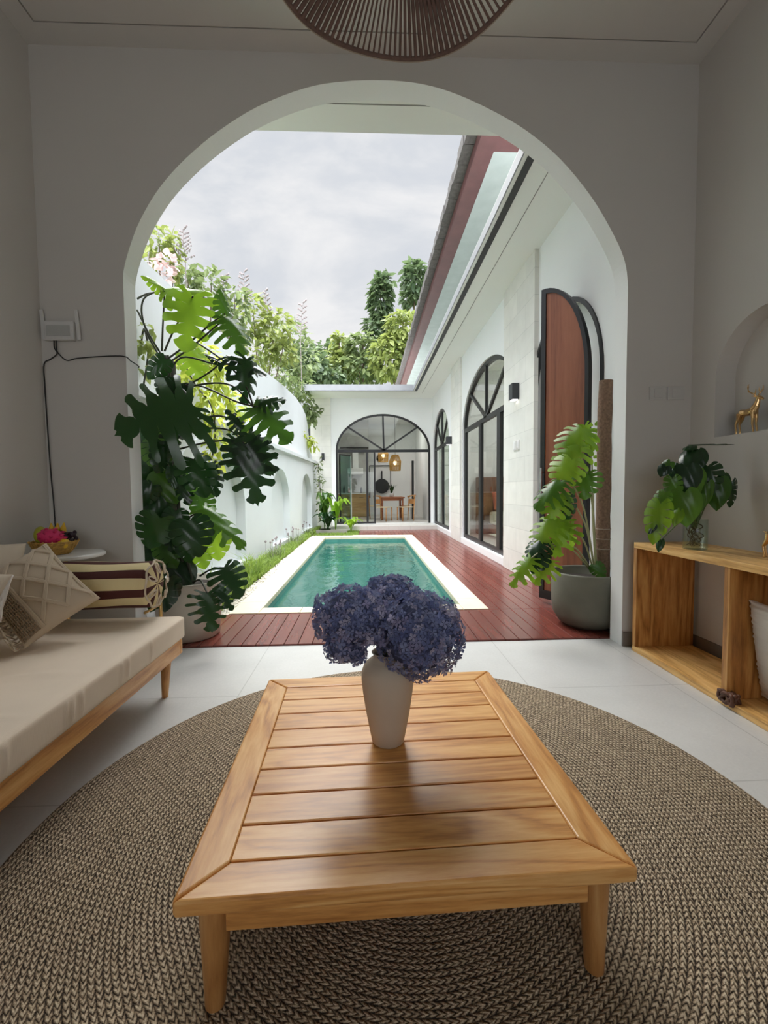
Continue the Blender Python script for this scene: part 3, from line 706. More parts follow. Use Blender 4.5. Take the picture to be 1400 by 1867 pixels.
# ------------------------------------------------------------------ vase of hydrangeas
vz = .3005
v = MB(); vc = (.060, 1.365, vz)
v.lathe([(0, 0), (.046, 0), (.051, .004), (.060, .05), (.071, .11), (.079, .165), (.083, .205), (.082, .228), (.074, .250), (.058, .264), (.046, .272), (.044, .282), (.050, .290), (.046, .290), (.040, .282), (.042, .27), (.055, .255), (.07, .235), (.07, .2), (.04, .02), (0, .015)], vc, 48, close=False)
vase = v.build('flower_vase', MAT['vase'], smooth=True, merge=True, org=True)
tag(vase, 'tall matt taupe ceramic vase standing on the coffee table', 'vase')
def bloom(c, rx, ry, rz, extra, stem_to, label, seed, n=430):
    rnd = random.Random(seed); C_ = Vector(c)
    root = thing('hydrangea', (vc[0], vc[1], vz+.20), label, 'flower', 'blue hydrangeas in the vase')
    b = MB()
    parts = [(C_, rx, ry, rz, n)] + [(C_+Vector(e[0]), e[1], e[1], e[1]*.9, e[2]) for e in extra]
    core = MB()
    for (cc, a, bb, cz, m) in parts:
        core.ell(cc, a*.86, bb*.86, cz*.86, 14, 10)
        for k in range(m):
            # fibonacci sphere + jitter
            ph = math.acos(1-2*(k+.5)/m); th = PI*(1+5**.5)*k
            d_ = Vector((math.sin(ph)*math.cos(th), math.sin(ph)*math.sin(th), math.cos(ph)))
            lump = 1+.07*math.sin(5*d_.x+seed)*math.cos(6*d_.z)+rnd.uniform(-.07, .07)
            p = cc + Vector((d_.x*a, d_.y*bb, d_.z*cz))*lump
            nn_ = (d_+Vector((rnd.uniform(-.75, .75), rnd.uniform(-.75, .75), rnd.uniform(-.75, .75)))).normalized()
            t1 = nn_.orthogonal().normalized(); ang = rnd.uniform(0, PI); t2 = nn_.cross(t1)
            vs = [p]; fs = []; s_ = rnd.uniform(.0115, .0155)
            for q_ in range(4):
                a0 = ang+q_*PI/2; e1 = t1*math.cos(a0)+t2*math.sin(a0); e2 = t1*math.cos(a0+.62)+t2*math.sin(a0+.62); e0 = t1*math.cos(a0-.62)+t2*math.sin(a0-.62)
                i0 = len(vs)
                vs += [p+e0*s_*.75+nn_*.003, p+e1*s_*1.12+nn_*rnd.uniform(-.003, .004), p+e2*s_*.75+nn_*.003]
                fs += [(0, i0, i0+1), (0, i0+1, i0+2)]
            b.add(vs, fs)
    b.build('petals', MAT['hydrangea'], root)
    core.build('flower_core', plain('hydrangea_core', lin(84, 90, 118), .95), root, smooth=True)
    s = MB(); s.tube(crom([Vector(stem_to), (Vector(stem_to)+C_)/2+Vector((0, 0, .03)), C_], 5), .004, 6); s.build('stem', MAT['stem'], root, smooth=True)
    return root
mouth = Vector((vc[0], vc[1], vz+.27))
bloom((-.048, 1.34, .712), .118, .11, .088, [((-.035, -.02, -.088), .048, 70), ((.012, -.03, -.105), .030, 36)], mouth+Vector((-.01, 0, 0)), 'blue hydrangea head leaning left out of the vase, with a drooping cluster', 3)
bloom((.158, 1.33, .655), .128, .115, .124, [], mouth+Vector((.012, 0, 0)), 'largest round blue hydrangea head, leaning right over the vase rim', 8, 620)
bloom((.075, 1.47, .735), .10, .09, .075, [], mouth+Vector((0, .01, 0)), 'small blue hydrangea head at the back between the two big ones', 5, 300)
# ================================================================== DAYBED
db = thing('daybed', (-1.52, 1.1, 0), 'long low wooden daybed with a beige mattress along the left wall', 'sofa')
X0, X1, Y0, Y1 = -2.05, -1.01, -.35, 2.43
# mattress with soft folds
def soft_box(lo, hi, nx, ny, nz, r, fn):
    bm = bmesh.new(); bmesh.ops.create_cube(bm, size=1)
    bmesh.ops.subdivide_edges(bm, edges=bm.edges, cuts=1)
    bm.free()
    mb = MB(); x0, y0, z0 = lo; x1, y1, z1 = hi
    def face(o, u, v, nu, nv):
        vs = [o+u*(i/nu)+v*(j/nv) for j in range(nv+1) for i in range(nu+1)]
        mb.add(vs, [(j*(nu+1)+i, j*(nu+1)+i+1, (j+1)*(nu+1)+i+1, (j+1)*(nu+1)+i) for j in range(nv) for i in range(nu)])
    V = Vector; dx, dy, dz = V((x1-x0, 0, 0)), V((0, y1-y0, 0)), V((0, 0, z1-z0)); o = V((x0, y0, z0))
    face(o+dz, dx, dy, nx, ny); face(o, dy, dx, ny, nx); face(o, dx, dz, nx, nz); face(o+dy, dz, dx, nz, nx); face(o, dz, dy, nz, ny); face(o+dx, dy, dz, ny, nz)
    cx, cy_, cz = (x0+x1)/2, (y0+y1)/2, (z0+z1)/2; hx, hy, hz = (x1-x0)/2, (y1-y0)/2, (z1-z0)/2
    out = []
    for p in mb.v:
        q_ = Vector(p)-Vector((cx, cy_, cz))
        k = Vector((max(-hx+r, min(hx-r, q_.x)), max(-hy+r, min(hy-r, q_.y)), max(-hz+r, min(hz-r, q_.z))))
        d_ = q_-k
        if d_.length > 1e-9: d_ = d_.normalized()*r
        out.append(tuple(fn(Vector((cx, cy_, cz))+k+d_)))
    mb.v = out; return mb
def folds(p):
    if p.z > .40:
        a = 0
        for (yc, amp, wd, x_in) in ((1.02, .007, .02, -1.9), (1.12, -.004, .03, -1.9), (1.30, .006, .018, -1.8), (.72, .006, .02, -1.9), (1.62, .0035, .03, -1.6), (.45, .006, .02, -2)):
            yy = yc + .12*(p.x+1.4)+.02*math.sin(9*p.x)
            a += amp*math.exp(-((p.y-yy)/wd)**2)*max(0, min(1, (p.x-x_in)/.4))*max(0, min(1, (-1.03-p.x)/.2))
        p.z += 2.2*a - .004*math.exp(-((p.x+1.5)/.3)**2)
    elif p.x > -1.02:
        k = max(0, 1-((p.z-.37)/.06)**2)
        a = 0
        for (yc, w_) in ((1.50, .010), (1.55, .008), (1.47, .006), (1.85, .008), (1.80, .006), (1.22, .01), (1.1, .008), (.9, .01), (2.05, .007)):
            a += .009*math.exp(-((p.y-yc-.1*(p.z-.36))/w_)**2)
        p.x += a*k
    return p
mbm = soft_box((X0, Y0, .302), (X1, Y1, .42), 40, 280, 10, .014, folds)
mbm.build('mattress', MAT['mattress'], db, smooth=True, merge=True)
for ya, yb in ((Y0+.01, Y0+.035), (Y1-.035, Y1-.012)): box('end_rail', (X0+.01, ya, .22), (X1-.012, yb, .30), MAT['teak_x'], db, bevel=.003)
for xa, xb in ((X1-.035, X1-.012), (X0+.01, X0+.035)): box('side_rail', (xa, Y0+.036, .22), (xb, Y1-.036, .30), MAT['teak'], db, bevel=.003)
b = MB(); b.box((X0+.036, Y0+.036, .285), (X1-.036, Y1-.036, .30)); b.build('base_board', MAT['teak'], db)
for x, y in ((X1-.075, Y1-.075), (X0+.075, Y1-.075), (X1-.075, Y0+.075), (X0+.075, Y0+.075)):
    b = MB(); sx_ = 1 if x > -1.5 else -1; sy_ = 1 if y > 1 else -1
    b.tube([(x, y, .285), (x, y, .2), (x+sx_*-.012, y, 0)], [.030, .027, .016], 18); b.build('leg', MAT['teak_z'], db, smooth=True).modifiers.new('es', 'EDGE_SPLIT')
# bolster on a low brass rail at the far end
b = MB(); 
for x in (-1.16, -1.92):
    b.tube([(x, 2.475, .23), (x, 2.475, .61)], .009, 10)
b.tube([(-1.16, 2.475, .475), (-1.92, 2.475, .475)], .009, 10)
b.tube([(-1.16, 2.475, .475), (-1.16, 2.30, .475)], .007, 8); b.tube([(-1.92, 2.475, .475), (-1.92, 2.30, .475)], .007, 8)
b.build('arm_rail', MAT['brass'], db, smooth=True)
bo = MB(); prof = []
L0, L1, R_ = -1.90, -1.13, .122
vs = []; nseg, na = 60, 48
for i in range(nseg+1):
    s_ = i/nseg; x = L0+(L1-L0)*s_
    e = min(s_, 1-s_)*(L1-L0); r = R_*(min(1, e/.022)**.35) if e < .022 else R_
    if e < 1e-6: r = R_*.25
    for k in range(na):
        a = 2*PI*k/na
        rr = r*(1+.025*math.sin(3*a+7*s_)+.02*math.sin(11*s_+2*a) - (.05 if math.cos(a+PI*.5) > .8 else 0)*0)
        sag = -.012*math.sin(PI*s_)*(1 if math.sin(a) < 0 else .3)
        vs.append((x, rr*math.cos(a), rr*math.sin(a)+sag))
fs = [(i*na+k, (i+1)*na+k, (i+1)*na+(k+1) % na, i*na+(k+1) % na) for i in range(nseg) for k in range(na)]
fs += [tuple(range(na)), tuple(reversed(range(nseg*na, (nseg+1)*na)))]
bo.add(vs, fs)
bol = thing('bolster_cushion', (0, 2.385, .612), 'cream and maroon striped bolster lying across the far end of the daybed', 'cushion')
bol_m = bo.build('cover', MAT['stripe'], bol, smooth=True, local=True)
b = MB()
ring = []
for k in range(73):
    a = 2*PI*k/72; rr = R_*(1.0+.03*math.sin(9*a)); ring.append((L1-.004+.005*math.sin(7*a), rr*math.cos(a), rr*math.sin(a)))
b.tube(ring, .005, 6)
for k in range(7):
    a = 2*PI*k/7; lp = []
    for j in range(13):
        tt = 2*PI*j/12; lp.append((L1+.006+.016*math.sin(tt/2)**2, (R_*.72+.028*math.cos(tt))*math.cos(a+.12*math.sin(tt)), (R_*.72+.028*math.cos(tt))*math.sin(a+.12*math.sin(tt))))
    b.tube(lp, .0045, 6)
b.build('gathered_cord', MAT['cream_fabric'], bol_m, smooth=True, local=True)
# ------------------------------------------------------------------ cushions
def pillow_fn(w, h, T, pinch=.06, power=.42):
    def f(u, v, side):
        ex = 1-pinch*(1-abs(v)**2)*abs(u)**3; ey = 1-pinch*(1-abs(u)**2)*abs(v)**3
        z = side*T*max(0, (1-u*u))**power*max(0, (1-v*v))**power
        return Vector((u*w/2*ex, v*h/2*ey, z))
    return f
def pillow_mesh(f, n=30):
    mb = MB()
    for side in (1, -1):
        vs = [f(-math.cos(PI*i/n), -math.cos(PI*j/n), side) for j in range(n+1) for i in range(n+1)]
        mb.add(vs, [(j*(n+1)+i, j*(n+1)+i+1, (j+1)*(n+1)+i+1, (j+1)*(n+1)+i) for j in range(n) for i in range(n)])
    return mb
def place(root, loc, xdir, ydir):
    x = Vector(xdir).normalized(); y = Vector(ydir); y = (y-x*y.dot(x)).normalized(); z = x.cross(y)
    m = Matrix((x, y, z)).transposed().to_4x4(); m.translation = Vector(loc); root.matrix_world = m; root.location = loc; root.rotation_euler = m.to_euler()
mc = thing('macrame_cushion', (0, 0, 0), 'beige macrame cushion with raised diamond knots and tassels on the daybed', 'cushion')
cw, ch, cT = .42, .33, .075
f = pillow_fn(cw, ch, cT, .07, .40)
mcc = pillow_mesh(f).build('cover', MAT['macrame'], mc, smooth=True, merge=True, local=True)
cord = MB()
def line(p, q_, r=.0056, n=14, off=0.0):
    pts = [f(p[0]+(q_[0]-p[0])*k/n, p[1]+(q_[1]-p[1])*k/n, 1)+Vector((0, 0, .003+off)) for k in range(n+1)]
    cord.tube(pts, r, 6)
for o_ in (-.035, 0, .035):
    # diamonds: zigzag bands running bottom to top, and steps between
    for c0 in (-.55, .15, .85):
        zz = [(c0+o_, .95), (c0-.36+o_, .62), (c0+o_, .30), (c0-.36+o_, -.02), (c0+o_, -.34)]
        for p, q_ in zip(zz[:-1], zz[1:]):
            if abs(p[0]) < .97 and abs(q_[0]) < .97: line(p, q_)
        zz = [(c0-.02+o_, .95), (c0+.34+o_, .62), (c0+o_, .30), (c0+.34+o_, -.02), (c0+o_, -.34)]
        for p, q_ in zip(zz[:-1], zz[1:]):
            if abs(p[0]) < .97 and abs(q_[0]) < .97: line(p, q_)
for o_ in (0, .04):
    line((-.95, -.42+o_), (.95, -.42+o_), .0048, 24)
    line((-.95, .93-o_), (.95, .93-o_), .004, 24)
cord.build('knotted_cords', MAT['macrame'], mcc, smooth=True, local=True)
net = MB()
for k in range(26):
    u = -.94+1.88*k/25
    net.tube([f(u+.02*math.sin(j*PI), -.48-.46*j/10, 1)+Vector((0, 0, .003+.003*((j+k) % 2))) for j in range(11)], .0032, 5)
for j in range(9):
    v_ = -.5-.44*j/8
    net.tube([f(-.95+1.9*k/40, v_, 1)+Vector((0, 0, .003+.003*((j+k) % 2))) for k in range(41)], .0030, 5)
net.build('netting', MAT['macrame_dark'], mcc, smooth=True, local=True)
tas = MB(); rr_ = random.Random(4)
for k in range(22):
    u = -.96+1.92*k/21; p = f(u, -1, 1)
    for q_ in range(3):
        pts = [p, p+Vector((rr_.uniform(-.008, .008), -.012, .0)), p+Vector((rr_.uniform(-.03, .03), -.022-rr_.random()*.01, .03+rr_.random()*.02)), p+Vector((rr_.uniform(-.05, .05), -.024-rr_.random()*.006, .055+rr_.random()*.03))]
        tas.tube(crom(pts, 3), .0024, 5)
tas.build('tassel_fringe', MAT['macrame'], mcc, smooth=True, local=True)
N_ = Vector((.22, -.72, .60)).normalized(); A_ = Vector((0, 0, 1)).cross(N_).normalized(); B_ = N_.cross(A_)
ca, sa = math.cos(math.radians(50)), math.sin(math.radians(50))
place(mc, (-1.53, 2.07, .645), A_*ca - B_*sa, A_*sa + B_*ca)
# second tasselled cushion, cut by the frame
c2 = thing('tasselled_cushion', (0, 0, 0), 'cushion with long cream and white tassels at the left photo edge, nearest the camera', 'cushion')
f2 = pillow_fn(.44, .42, .09, .07)
c2c = pillow_mesh(f2, 22).build('cover', MAT['cream_fabric'], c2, smooth=True, merge=True, local=True)
b = MB(); rr_ = random.Random(9)
for k in range(46):
    v_ = -.98+1.96*k/45; p = f2(1, v_, 1) if k % 2 else f2(.8, v_, 1)
    for q_ in range(2):
        b.tube(crom([p, p+Vector((.015, -.03, .015)), p+Vector((.03+rr_.uniform(-.01, .01), -.08, .02)), p+Vector((.03+rr_.uniform(-.02, .02), -.13, .0+rr_.uniform(-.01, .02)))], 3), [.003]*9+[.002], 5)
b.build('tassels', MAT['white_fluff'], c2c, smooth=True, local=True)
place(c2, (-1.555, 1.60, .635), (1, -.12, -.10), (-.25, .42, .85))
c3 = pillow_mesh(pillow_fn(.34, .44, .085, .05), 24).build('plain_cushion', MAT['cream_fabric'], smooth=True, merge=True)
tag(c3, 'plain beige cushion leaning behind the macrame cushion in the corner', 'cushion'); place(c3, (-1.875, 2.15, .655), (1, .35, -.06), (-.15, .35, .9))
# ================================================================== SIDE TABLE WITH FRUIT
stb = thing('side_table', (-1.80, 2.66, 0), 'small round white-topped side table in the corner behind the daybed', 'table')
b = MB(); b.lathe([(0, .722), (.205, .722), (.212, .728), (.212, .738), (.205, .745), (0, .745)], (-1.80, 2.66, 0), 56, close=False); b.build('top', MAT['marble'], stb, merge=True)
b = MB(); b.tube([(-1.80, 2.66, .02), (-1.80, 2.66, .722)], .018, 16); b.build('pole', MAT['brass'], stb, smooth=True)
b = MB(); b.lathe([(0, 0), (.14, 0), (.145, .008), (.12, .018), (0, .022)], (-1.80, 2.66, 0), 40, close=False); b.build('base', MAT['brass'], stb, smooth=True, merge=True)
bc = Vector((-1.83, 2.63, .746))
bk = MB()
for i in range(9):
    z = .004+.0085*i; r = .070+.045*(i/8)**.8
    bk.tube([bc+Vector(((r+.003*math.sin(16*a_))*math.cos(a_), (r+.003*math.sin(16*a_))*math.sin(a_), z)) for a_ in [2*PI*k/64 for k in range(65)]], .0048, 6)
for k in range(18):
    a_ = 2*PI*k/18; bk.tube([bc+Vector((r_*math.cos(a_), r_*math.sin(a_), z_)) for r_, z_ in ((.06, .004), (.085, .02), (.105, .045), (.121, .08))], .0035, 5)
bk.lathe([(0, .002), (.072, .002), (.072, .006), (0, .006)], bc, 24)
tag(bk.build('fruit_basket', MAT['wicker'], smooth=True, org=True), 'round golden wicker fruit basket on the white side table', 'basket')
def fruit(name, c, rx, ry, rz, mat, label, cat, bumps=0, rot=None):
    m_ = MB(); m_.ell((0, 0, 0), rx, ry, rz, 24, 16)
    if bumps:
        rnd = random.Random(2)
        for k in range(26):
            ph = math.acos(1-2*(k+.5)/26); th = PI*(1+5**.5)*k; d_ = Vector((math.sin(ph)*math.cos(th), math.sin(ph)*math.sin(th), math.cos(ph)))
            p = Vector((d_.x*rx, d_.y*ry, d_.z*rz))*.94; q_ = p + d_*.012 + Vector((.012, 0, .004)); m_.tube([p, p+(q_-p)*.6, q_], [.011, .006, .001], 6)
    o = m_.build(name, mat, smooth=True); o.location = c
    if rot: o.rotation_euler = rot
    return tag(o, label, cat)
fruit('dragonfruit', bc+Vector((.005, -.035, .105)), .065, .047, .045, MAT['dragon'], 'bright pink dragonfruit lying on top of the fruit basket', 'fruit', 1, (0, .12, .2))
fruit('mango', bc+Vector((-.075, .0, .11)), .034, .036, .052, MAT['mango'], 'yellow-green mango standing at the left of the fruit basket', 'fruit')
fruit('orange', bc+Vector((.075, -.03, .062)), .032, .032, .030, MAT['banana'], 'orange-yellow fruit at the right rim of the basket', 'fruit')
bn = MB()
for k in range(3):
    a_ = -.5+.3*k; o_ = bc+Vector((-.02+.02*k, .03+.012*k, .06))
    pts = [o_+Vector((math.sin(a_)*.03*j/8 - .012*math.sin(PI*j/8), .01*math.sin(PI*j/8), .118*j/8)) for j in range(9)]
    bn.tube(pts, [.006, .013, .016, .017, .017, .016, .014, .008, .004], 8)
tag(bn.build('banana_bunch', MAT['banana'], smooth=True, org=True), 'yellow bananas standing up at the back of the fruit basket', 'fruit')
gr = MB(); rnd = random.Random(5)
for k in range(26):
    gr.ell(bc+Vector((.055+rnd.uniform(-.04, .035), .035+rnd.uniform(-.025, .03), .085+rnd.uniform(-.02, .04))), .0115, .0115, .0125, 10, 7)
tag(gr.build('grape_bunch', MAT['grape'], smooth=True, org=True), 'dark purple grapes behind the dragonfruit in the basket', 'fruit')
# ================================================================== ROUTER
rt = thing('wifi_router', (-1.92, D-.03, 2.07), 'white wall-mounted internet router with two aerials and black cables', 'router')
b = MB(); b.box((-2.035, D-.035, 2.075), (-1.855, D-.004, 2.195)); MAT['router'] = plain('router_plastic', (.62, .62, .61), .4); b.build('case', MAT['router'], rt, bevel=.006)
box('front_panel', (-2.02, D-.038, 2.10), (-1.875, D-.0345, 2.165), plain('grey_plastic', (.42, .43, .42), .4), rt)
for x0, x1 in ((-2.05, -2.062), (-1.835, -1.858)):
    b = MB(); b.box((x0-.011, D-.024, 2.08), (x0+.011, D-.012, 2.27), rot=Matrix.Rotation(-.08, 3, 'Y')); b.build('aerial', MAT['router'], rt, bevel=.003)
b = MB()
b.tube(crom([(-1.985, D-.02, 2.08), (-1.985, D-.02, 2.03), (-1.975, D-.012, 1.995), (-2.02, D-.01, 1.96), (-2.062, D-.008, 1.93), (-2.064, D-.008, 1.80), (-2.058, D-.008, 1.5), (-2.050, D-.008, 1.2), (-2.040, D-.008, .98), (-2.035, D-.008, .5), (-2.035, D-.015, .12)], 4), .0038, 6)
tag(b.build('power_cable', MAT['cord'], smooth=True, org=True), 'black cable hanging down the wall below the router', 'cable')
b = MB()
b.tube(crom([(-1.972, D-.02, 2.08), (-1.972, D-.02, 2.03), (-1.968, D-.012, 2.0), (-1.92, D-.008, 1.955), (-1.85, D-.008, 1.968), (-1.70, D-.008, 1.98), (-1.56, D-.006, 1.982), (-1.540, D+.04, 1.965), (-1.538, D+.14, 1.955), (-1.60, D+.165, 1.95)], 5), .0038, 6)
tag(b.build('data_cable', MAT['cord'], smooth=True, org=True), 'black cable running sideways from the router round the arch edge', 'cable')
# ================================================================== PENDANT LAMP
pc = Vector((.125, 1.33, 0)); pl = thing('rope_pendant_lamp', (pc.x, pc.y, 2.75), 'brown rope-strung pendant lampshade with wavy rim hanging above the table', 'lamp')
def rim(a_, r=.435): return Vector((pc.x+r*(1+.012*math.sin(3*a_+1))*math.cos(a_), pc.y+r*(1+.012*math.sin(3*a_+1))*math.sin(a_), 2.752+.012*math.sin(4*a_+.4)))
b = MB(); b.tube([rim(2*PI*k/120) for k in range(121)], .007, 8); b.build('rim', MAT['rope'], pl, smooth=True)
b = MB(); b.tube([rim(2*PI*k/120, .444)+Vector((0, 0, -.002)) for k in range(121)], .003, 6); b.build('pale_rim_trim', MAT['rope_edge'], pl, smooth=True)
def mid(a_, r=.20, z=2.86): return Vector((pc.x+r*math.cos(a_), pc.y+r*math.sin(a_), z))
b = MB()
NS = 132
for k in range(NS):
    a_ = 2*PI*k/NS; dens = .5+.5*math.sin(5*a_+2)
    b.tube([rim(a_), mid(a_, .21, 2.835), mid(a_, .14, 3.02), mid(a_, .10, 3.22)], .0036+.0040*dens, 5, cap=False)
b.build('rope_strands', MAT['rope'], pl, smooth=True)
b = MB()
for r_, z_ in ((.222, 2.832), (.211, 2.838), (.216, 2.84)): b.tube([mid(2*PI*k/60, r_, z_) for k in range(61)], .007, 8)
b.build('inner_ring', MAT['rope'], pl, smooth=True)
b = MB(); b.lathe([(0, 3.22), (.11, 3.22), (.11, 3.235), (0, 3.235)], (pc.x, pc.y, 0), 32); b.tube([(pc.x, pc.y, 3.23), (pc.x, pc.y, CZ-.02)], .006, 8); b.lathe([(0, CZ-.03), (.06, CZ-.03), (.06, CZ), (0, CZ)], (pc.x, pc.y, 0), 24)
b.build('cord', MAT['cord'], pl)
b = MB(); b.ell((pc.x, pc.y, 3.12), .035, .035, .045); b.build('bulb', MAT['white_plastic'], pl, smooth=True)
b = MB(); b.tube([(1.835, 2.52, CZ-.002), (1.835, 2.52, CZ-.035)], .022, 16); tag(b.build('ceiling_spotlight', MAT['black'], org=True), 'small black spotlight on the ceiling near the right corner', 'lamp')
# ================================================================== CABINET ON THE RIGHT
CX0, CX1, CY0, CY1, CZT = 1.79, 2.19, .75, 2.865, .738
cab = thing('open_cabinet', (2.0, 1.8, 0), 'long open light-teak cabinet with square compartments against the right wall', 'cabinet')
tk = .036
box('top_board', (CX0, CY0, CZT-tk), (CX1, CY1, CZT), MAT['teak_cab_y'], cab, bevel=.002)
box('bottom_board', (CX0, CY0, 0.001), (CX1, CY1, tk), MAT['teak_cab_y'], cab, bevel=.002)
for y in (CY1-tk, 2.085, 1.30, CY0): 
    box('upright', (CX0+(0 if y in (CY1-tk, CY0) else .004), y, tk+.0005), (CX1-.001, y+tk, CZT-tk-.0005), MAT['teak_cab'], cab, bevel=.002)
box('back_rail', (CX1-.02, 1.337, tk+.001), (CX1-.002, 2.084, CZT-tk-.001), MAT['teak_cab'], cab)
# fluffy cushion in the second compartment
fc = thing('ribbed_cushion', (0, 0, 0), 'off-white textured cushion standing inside the cabinet', 'cushion')
f3 = pillow_fn(.44, .50, .075, .05)
rnd = random.Random(3)
m3 = pillow_mesh(f3, 60)
m3.v = [tuple(Vector(v_)*(1+.012*math.sin(v_[1]*180))+Vector((0, 0, (.004 if v_[2] > 0 else -.004)*math.sin(v_[1]*260)))) for v_ in m3.v]
m3.build('cover', MAT['white_fluff'], fc, smooth=True, merge=True, local=True)
place(fc, (1.965, 1.865, .295), (.12, -1, 0), (-.18, -.05, 1))
ck = MB(); rnd = random.Random(6)
pts = []
for k in range(60):
    a_ = k*.72; pts.append(Vector((1.80+.020*math.cos(a_*1.3), 2.078+.042*math.cos(a_), .050+.026*math.sin(a_*1.7))))
ck.tube(crom(pts, 3), .0085, 7)
tag(ck.build('rope_knot', MAT['carved'], smooth=True, org=True), 'dark brown knotted ornament on the front edge of the cabinet bottom board', 'ornament')
# deer figurines
def deer(loc, rz, sc, label):
    m_ = MB(); V = Vector
    def T(pts, rs, n=10): m_.tube([V(p) for p in pts], rs, n)
    T([(-.052, 0, .125), (-.04, 0, .133), (-.01, 0, .130), (.02, 0, .132), (.04, 0, .138), (.05, 0, .142)], [.010, .022, .021, .024, .026, .014])
    T([(.035, 0, .14), (.050, 0, .165), (.058, 0, .19), (.060, 0, .205)], [.024, .018, .013, .012])
    T([(.052, 0, .212), (.066, 0, .210), (.082, 0, .202), (.092, 0, .196)], [.011, .013, .008, .006])
    for s_ in (-1, 1):
        T([(.038, s_*.012, .135), (.042, s_*.014, .09), (.040, s_*.014, .06), (.046, s_*.014, .02), (.050, s_*.014, 0)], [.013, .0085, .006, .005, .006], 8)
        T([(-.042, s_*.012, .128), (-.048, s_*.014, .095), (-.064, s_*.014, .062), (-.058, s_*.014, .02), (-.060, s_*.014, 0)], [.017, .011, .006, .005, .006], 8)
        T([(.052, s_*.008, .216), (.040, s_*.026, .222)], [.005, .002], 6)
        T([(.056, s_*.006, .218), (.046, s_*.022, .235), (.038, s_*.044, .246), (.042, s_*.056, .268), (.046, s_*.052, .290)], [.004, .0042, .0038, .003, .0015], 7)
        T([(.040, s_*.038, .243), (.030, s_*.040, .262), (.034, s_*.036, .280)], [.0035, .003, .0013], 6)
        T([(.041, s_*.052, .262), (.050, s_*.066, .272), (.052, s_*.068, .284)], [.003, .0025, .0012], 6)
        T([(.050, s_*.014, .226), (.060, s_*.020, .246), (.060, s_*.018, .262)], [.0035, .0028, .0012], 6)
    T([(-.055, 0, .135), (-.068, 0, .140)], [.006, .002], 6)
    o = m_.build('deer_figurine', MAT['gold'], smooth=True)
    r_ = o.modifiers.new('r', 'REMESH'); r_.mode = 'VOXEL'; r_.voxel_size = .0016; r_.use_smooth_shade = True
    o.location = loc; o.rotation_euler.z = rz; o.scale = (sc,)*3
    return tag(o, label, 'figurine')
deer((2.295, 2.575, 1.421), math.radians(-82), .98, 'golden deer figurine with antlers standing in the wall niche')
deer((2.085, 2.13, .739), math.radians(-60), .95, 'golden deer figurine on the cabinet, mostly outside the right photo edge')
# ================================================================== LEAVES
SD = [(0, .0, .0), (.14, .17, -.17), (.28, .38, -.13), (.40, .50, .06), (.52, .52, .27), (.64, .46, .49), (.76, .34, .69), (.88, .17, .87), (1.0, 0, 1.0)]
def side_pt(t_):
    for (a, x0, y0), (b_, x1, y1) in zip(SD[:-1], SD[1:]):
        if t_ <= b_:
            k = (t_-a)/(b_-a); return (x0+(x1-x0)*k, y0+(y1-y0)*k)
    return (0, 1)
def mid_y(t_): return max(0, (t_-.14)/.86)**1.5*.97
def leaf_mesh(L, W_, slit, curl, droop, cup, seed, nl=7):
    rnd = random.Random(seed); mb = MB()
    def P(x, y):
        z = -curl*x*x*1.6 - droop*max(0, y)**2 + cup*abs(x) + .012*math.sin(x*17+y*9+seed)
        return (x*W_*L*1.25, y*L, z*L)
    nb = 5; nv = 7
    for s_ in (-1, 1):
        cuts = [0]+[.14+.80*(k/(nl-1)) for k in range(nl)]; cuts[-1] = 1.0
        for k in range(len(cuts)-1):
            t0, t1 = cuts[k], cuts[k+1]; vs = []
            sl = slit*(.75+.4*rnd.random()) if k < len(cuts)-1 else 0
            start = .24+.16*rnd.random()
            for i in range(nb+1):
                for j in range(nv+1):
                    v_ = j/nv; tt = t0+(t1-t0)*i/nb
                    if v_ > start and sl > 0:
                        g_ = sl*min(1, (v_-start)/(1-start)*2.2)*.58
                        tc_ = (t0+t1)/2; tt = tc_+(tt-tc_)*(1-g_)
                    mx, my = side_pt(tt); cy0 = mid_y(tt)
                    # round the lobe ends
                    u_ = abs(2*i/nb-1); ed = v_*(1-(.09*u_**2 if slit > 0 else .0)*(v_ > .5))
                    x = mx*ed; y = cy0+(my-cy0)*(ed**1.15)
                    vs.append(P(s_*x, y))
            n = nv+1; fs = [(i*n+j, i*n+j+1, (i+1)*n+j+1, (i+1)*n+j) for i in range(nb) for j in range(nv)]
            mb.add(vs, fs)
    return mb
CAMP = Vector((0, 0, EYE))
leafseed = [0]
def leaf(root, base, tip, wr, mat, slit=1.0, tilt=(0, 0, .35), curl=.55, droop=.22, cup=.10, name='leaf', width=None):
    """blade from its stalk joint (base) to its tip, turned towards the open side"""
    leafseed[0] += 1
    base, tip = Vector(base), Vector(tip); y = tip-base; L = y.length; y.normalize()
    n = (CAMP-base).normalized() + Vector(tilt); n = (n-y*n.dot(y)).normalized(); x = y.cross(n)
    mb = leaf_mesh(L, wr/1.05, slit, curl, droop, cup, leafseed[0])
    R_ = Matrix((x, y, n)).transposed()
    mb.v = [tuple(base + R_ @ Vector(v_)) for v_ in mb.v]
    # midrib
    me_o = mb.build(name, mat, root, smooth=True, merge=True)
    return me_o
def stalk(root, pts, r0, r1, mat, name='leaf_stalk'):
    P_ = crom(pts, 6); n = len(P_); b_ = MB(); b_.tube(P_, [r0+(r1-r0)*k/(n-1) for k in range(n)], 7)
    return b_.build(name, mat, root, smooth=True)
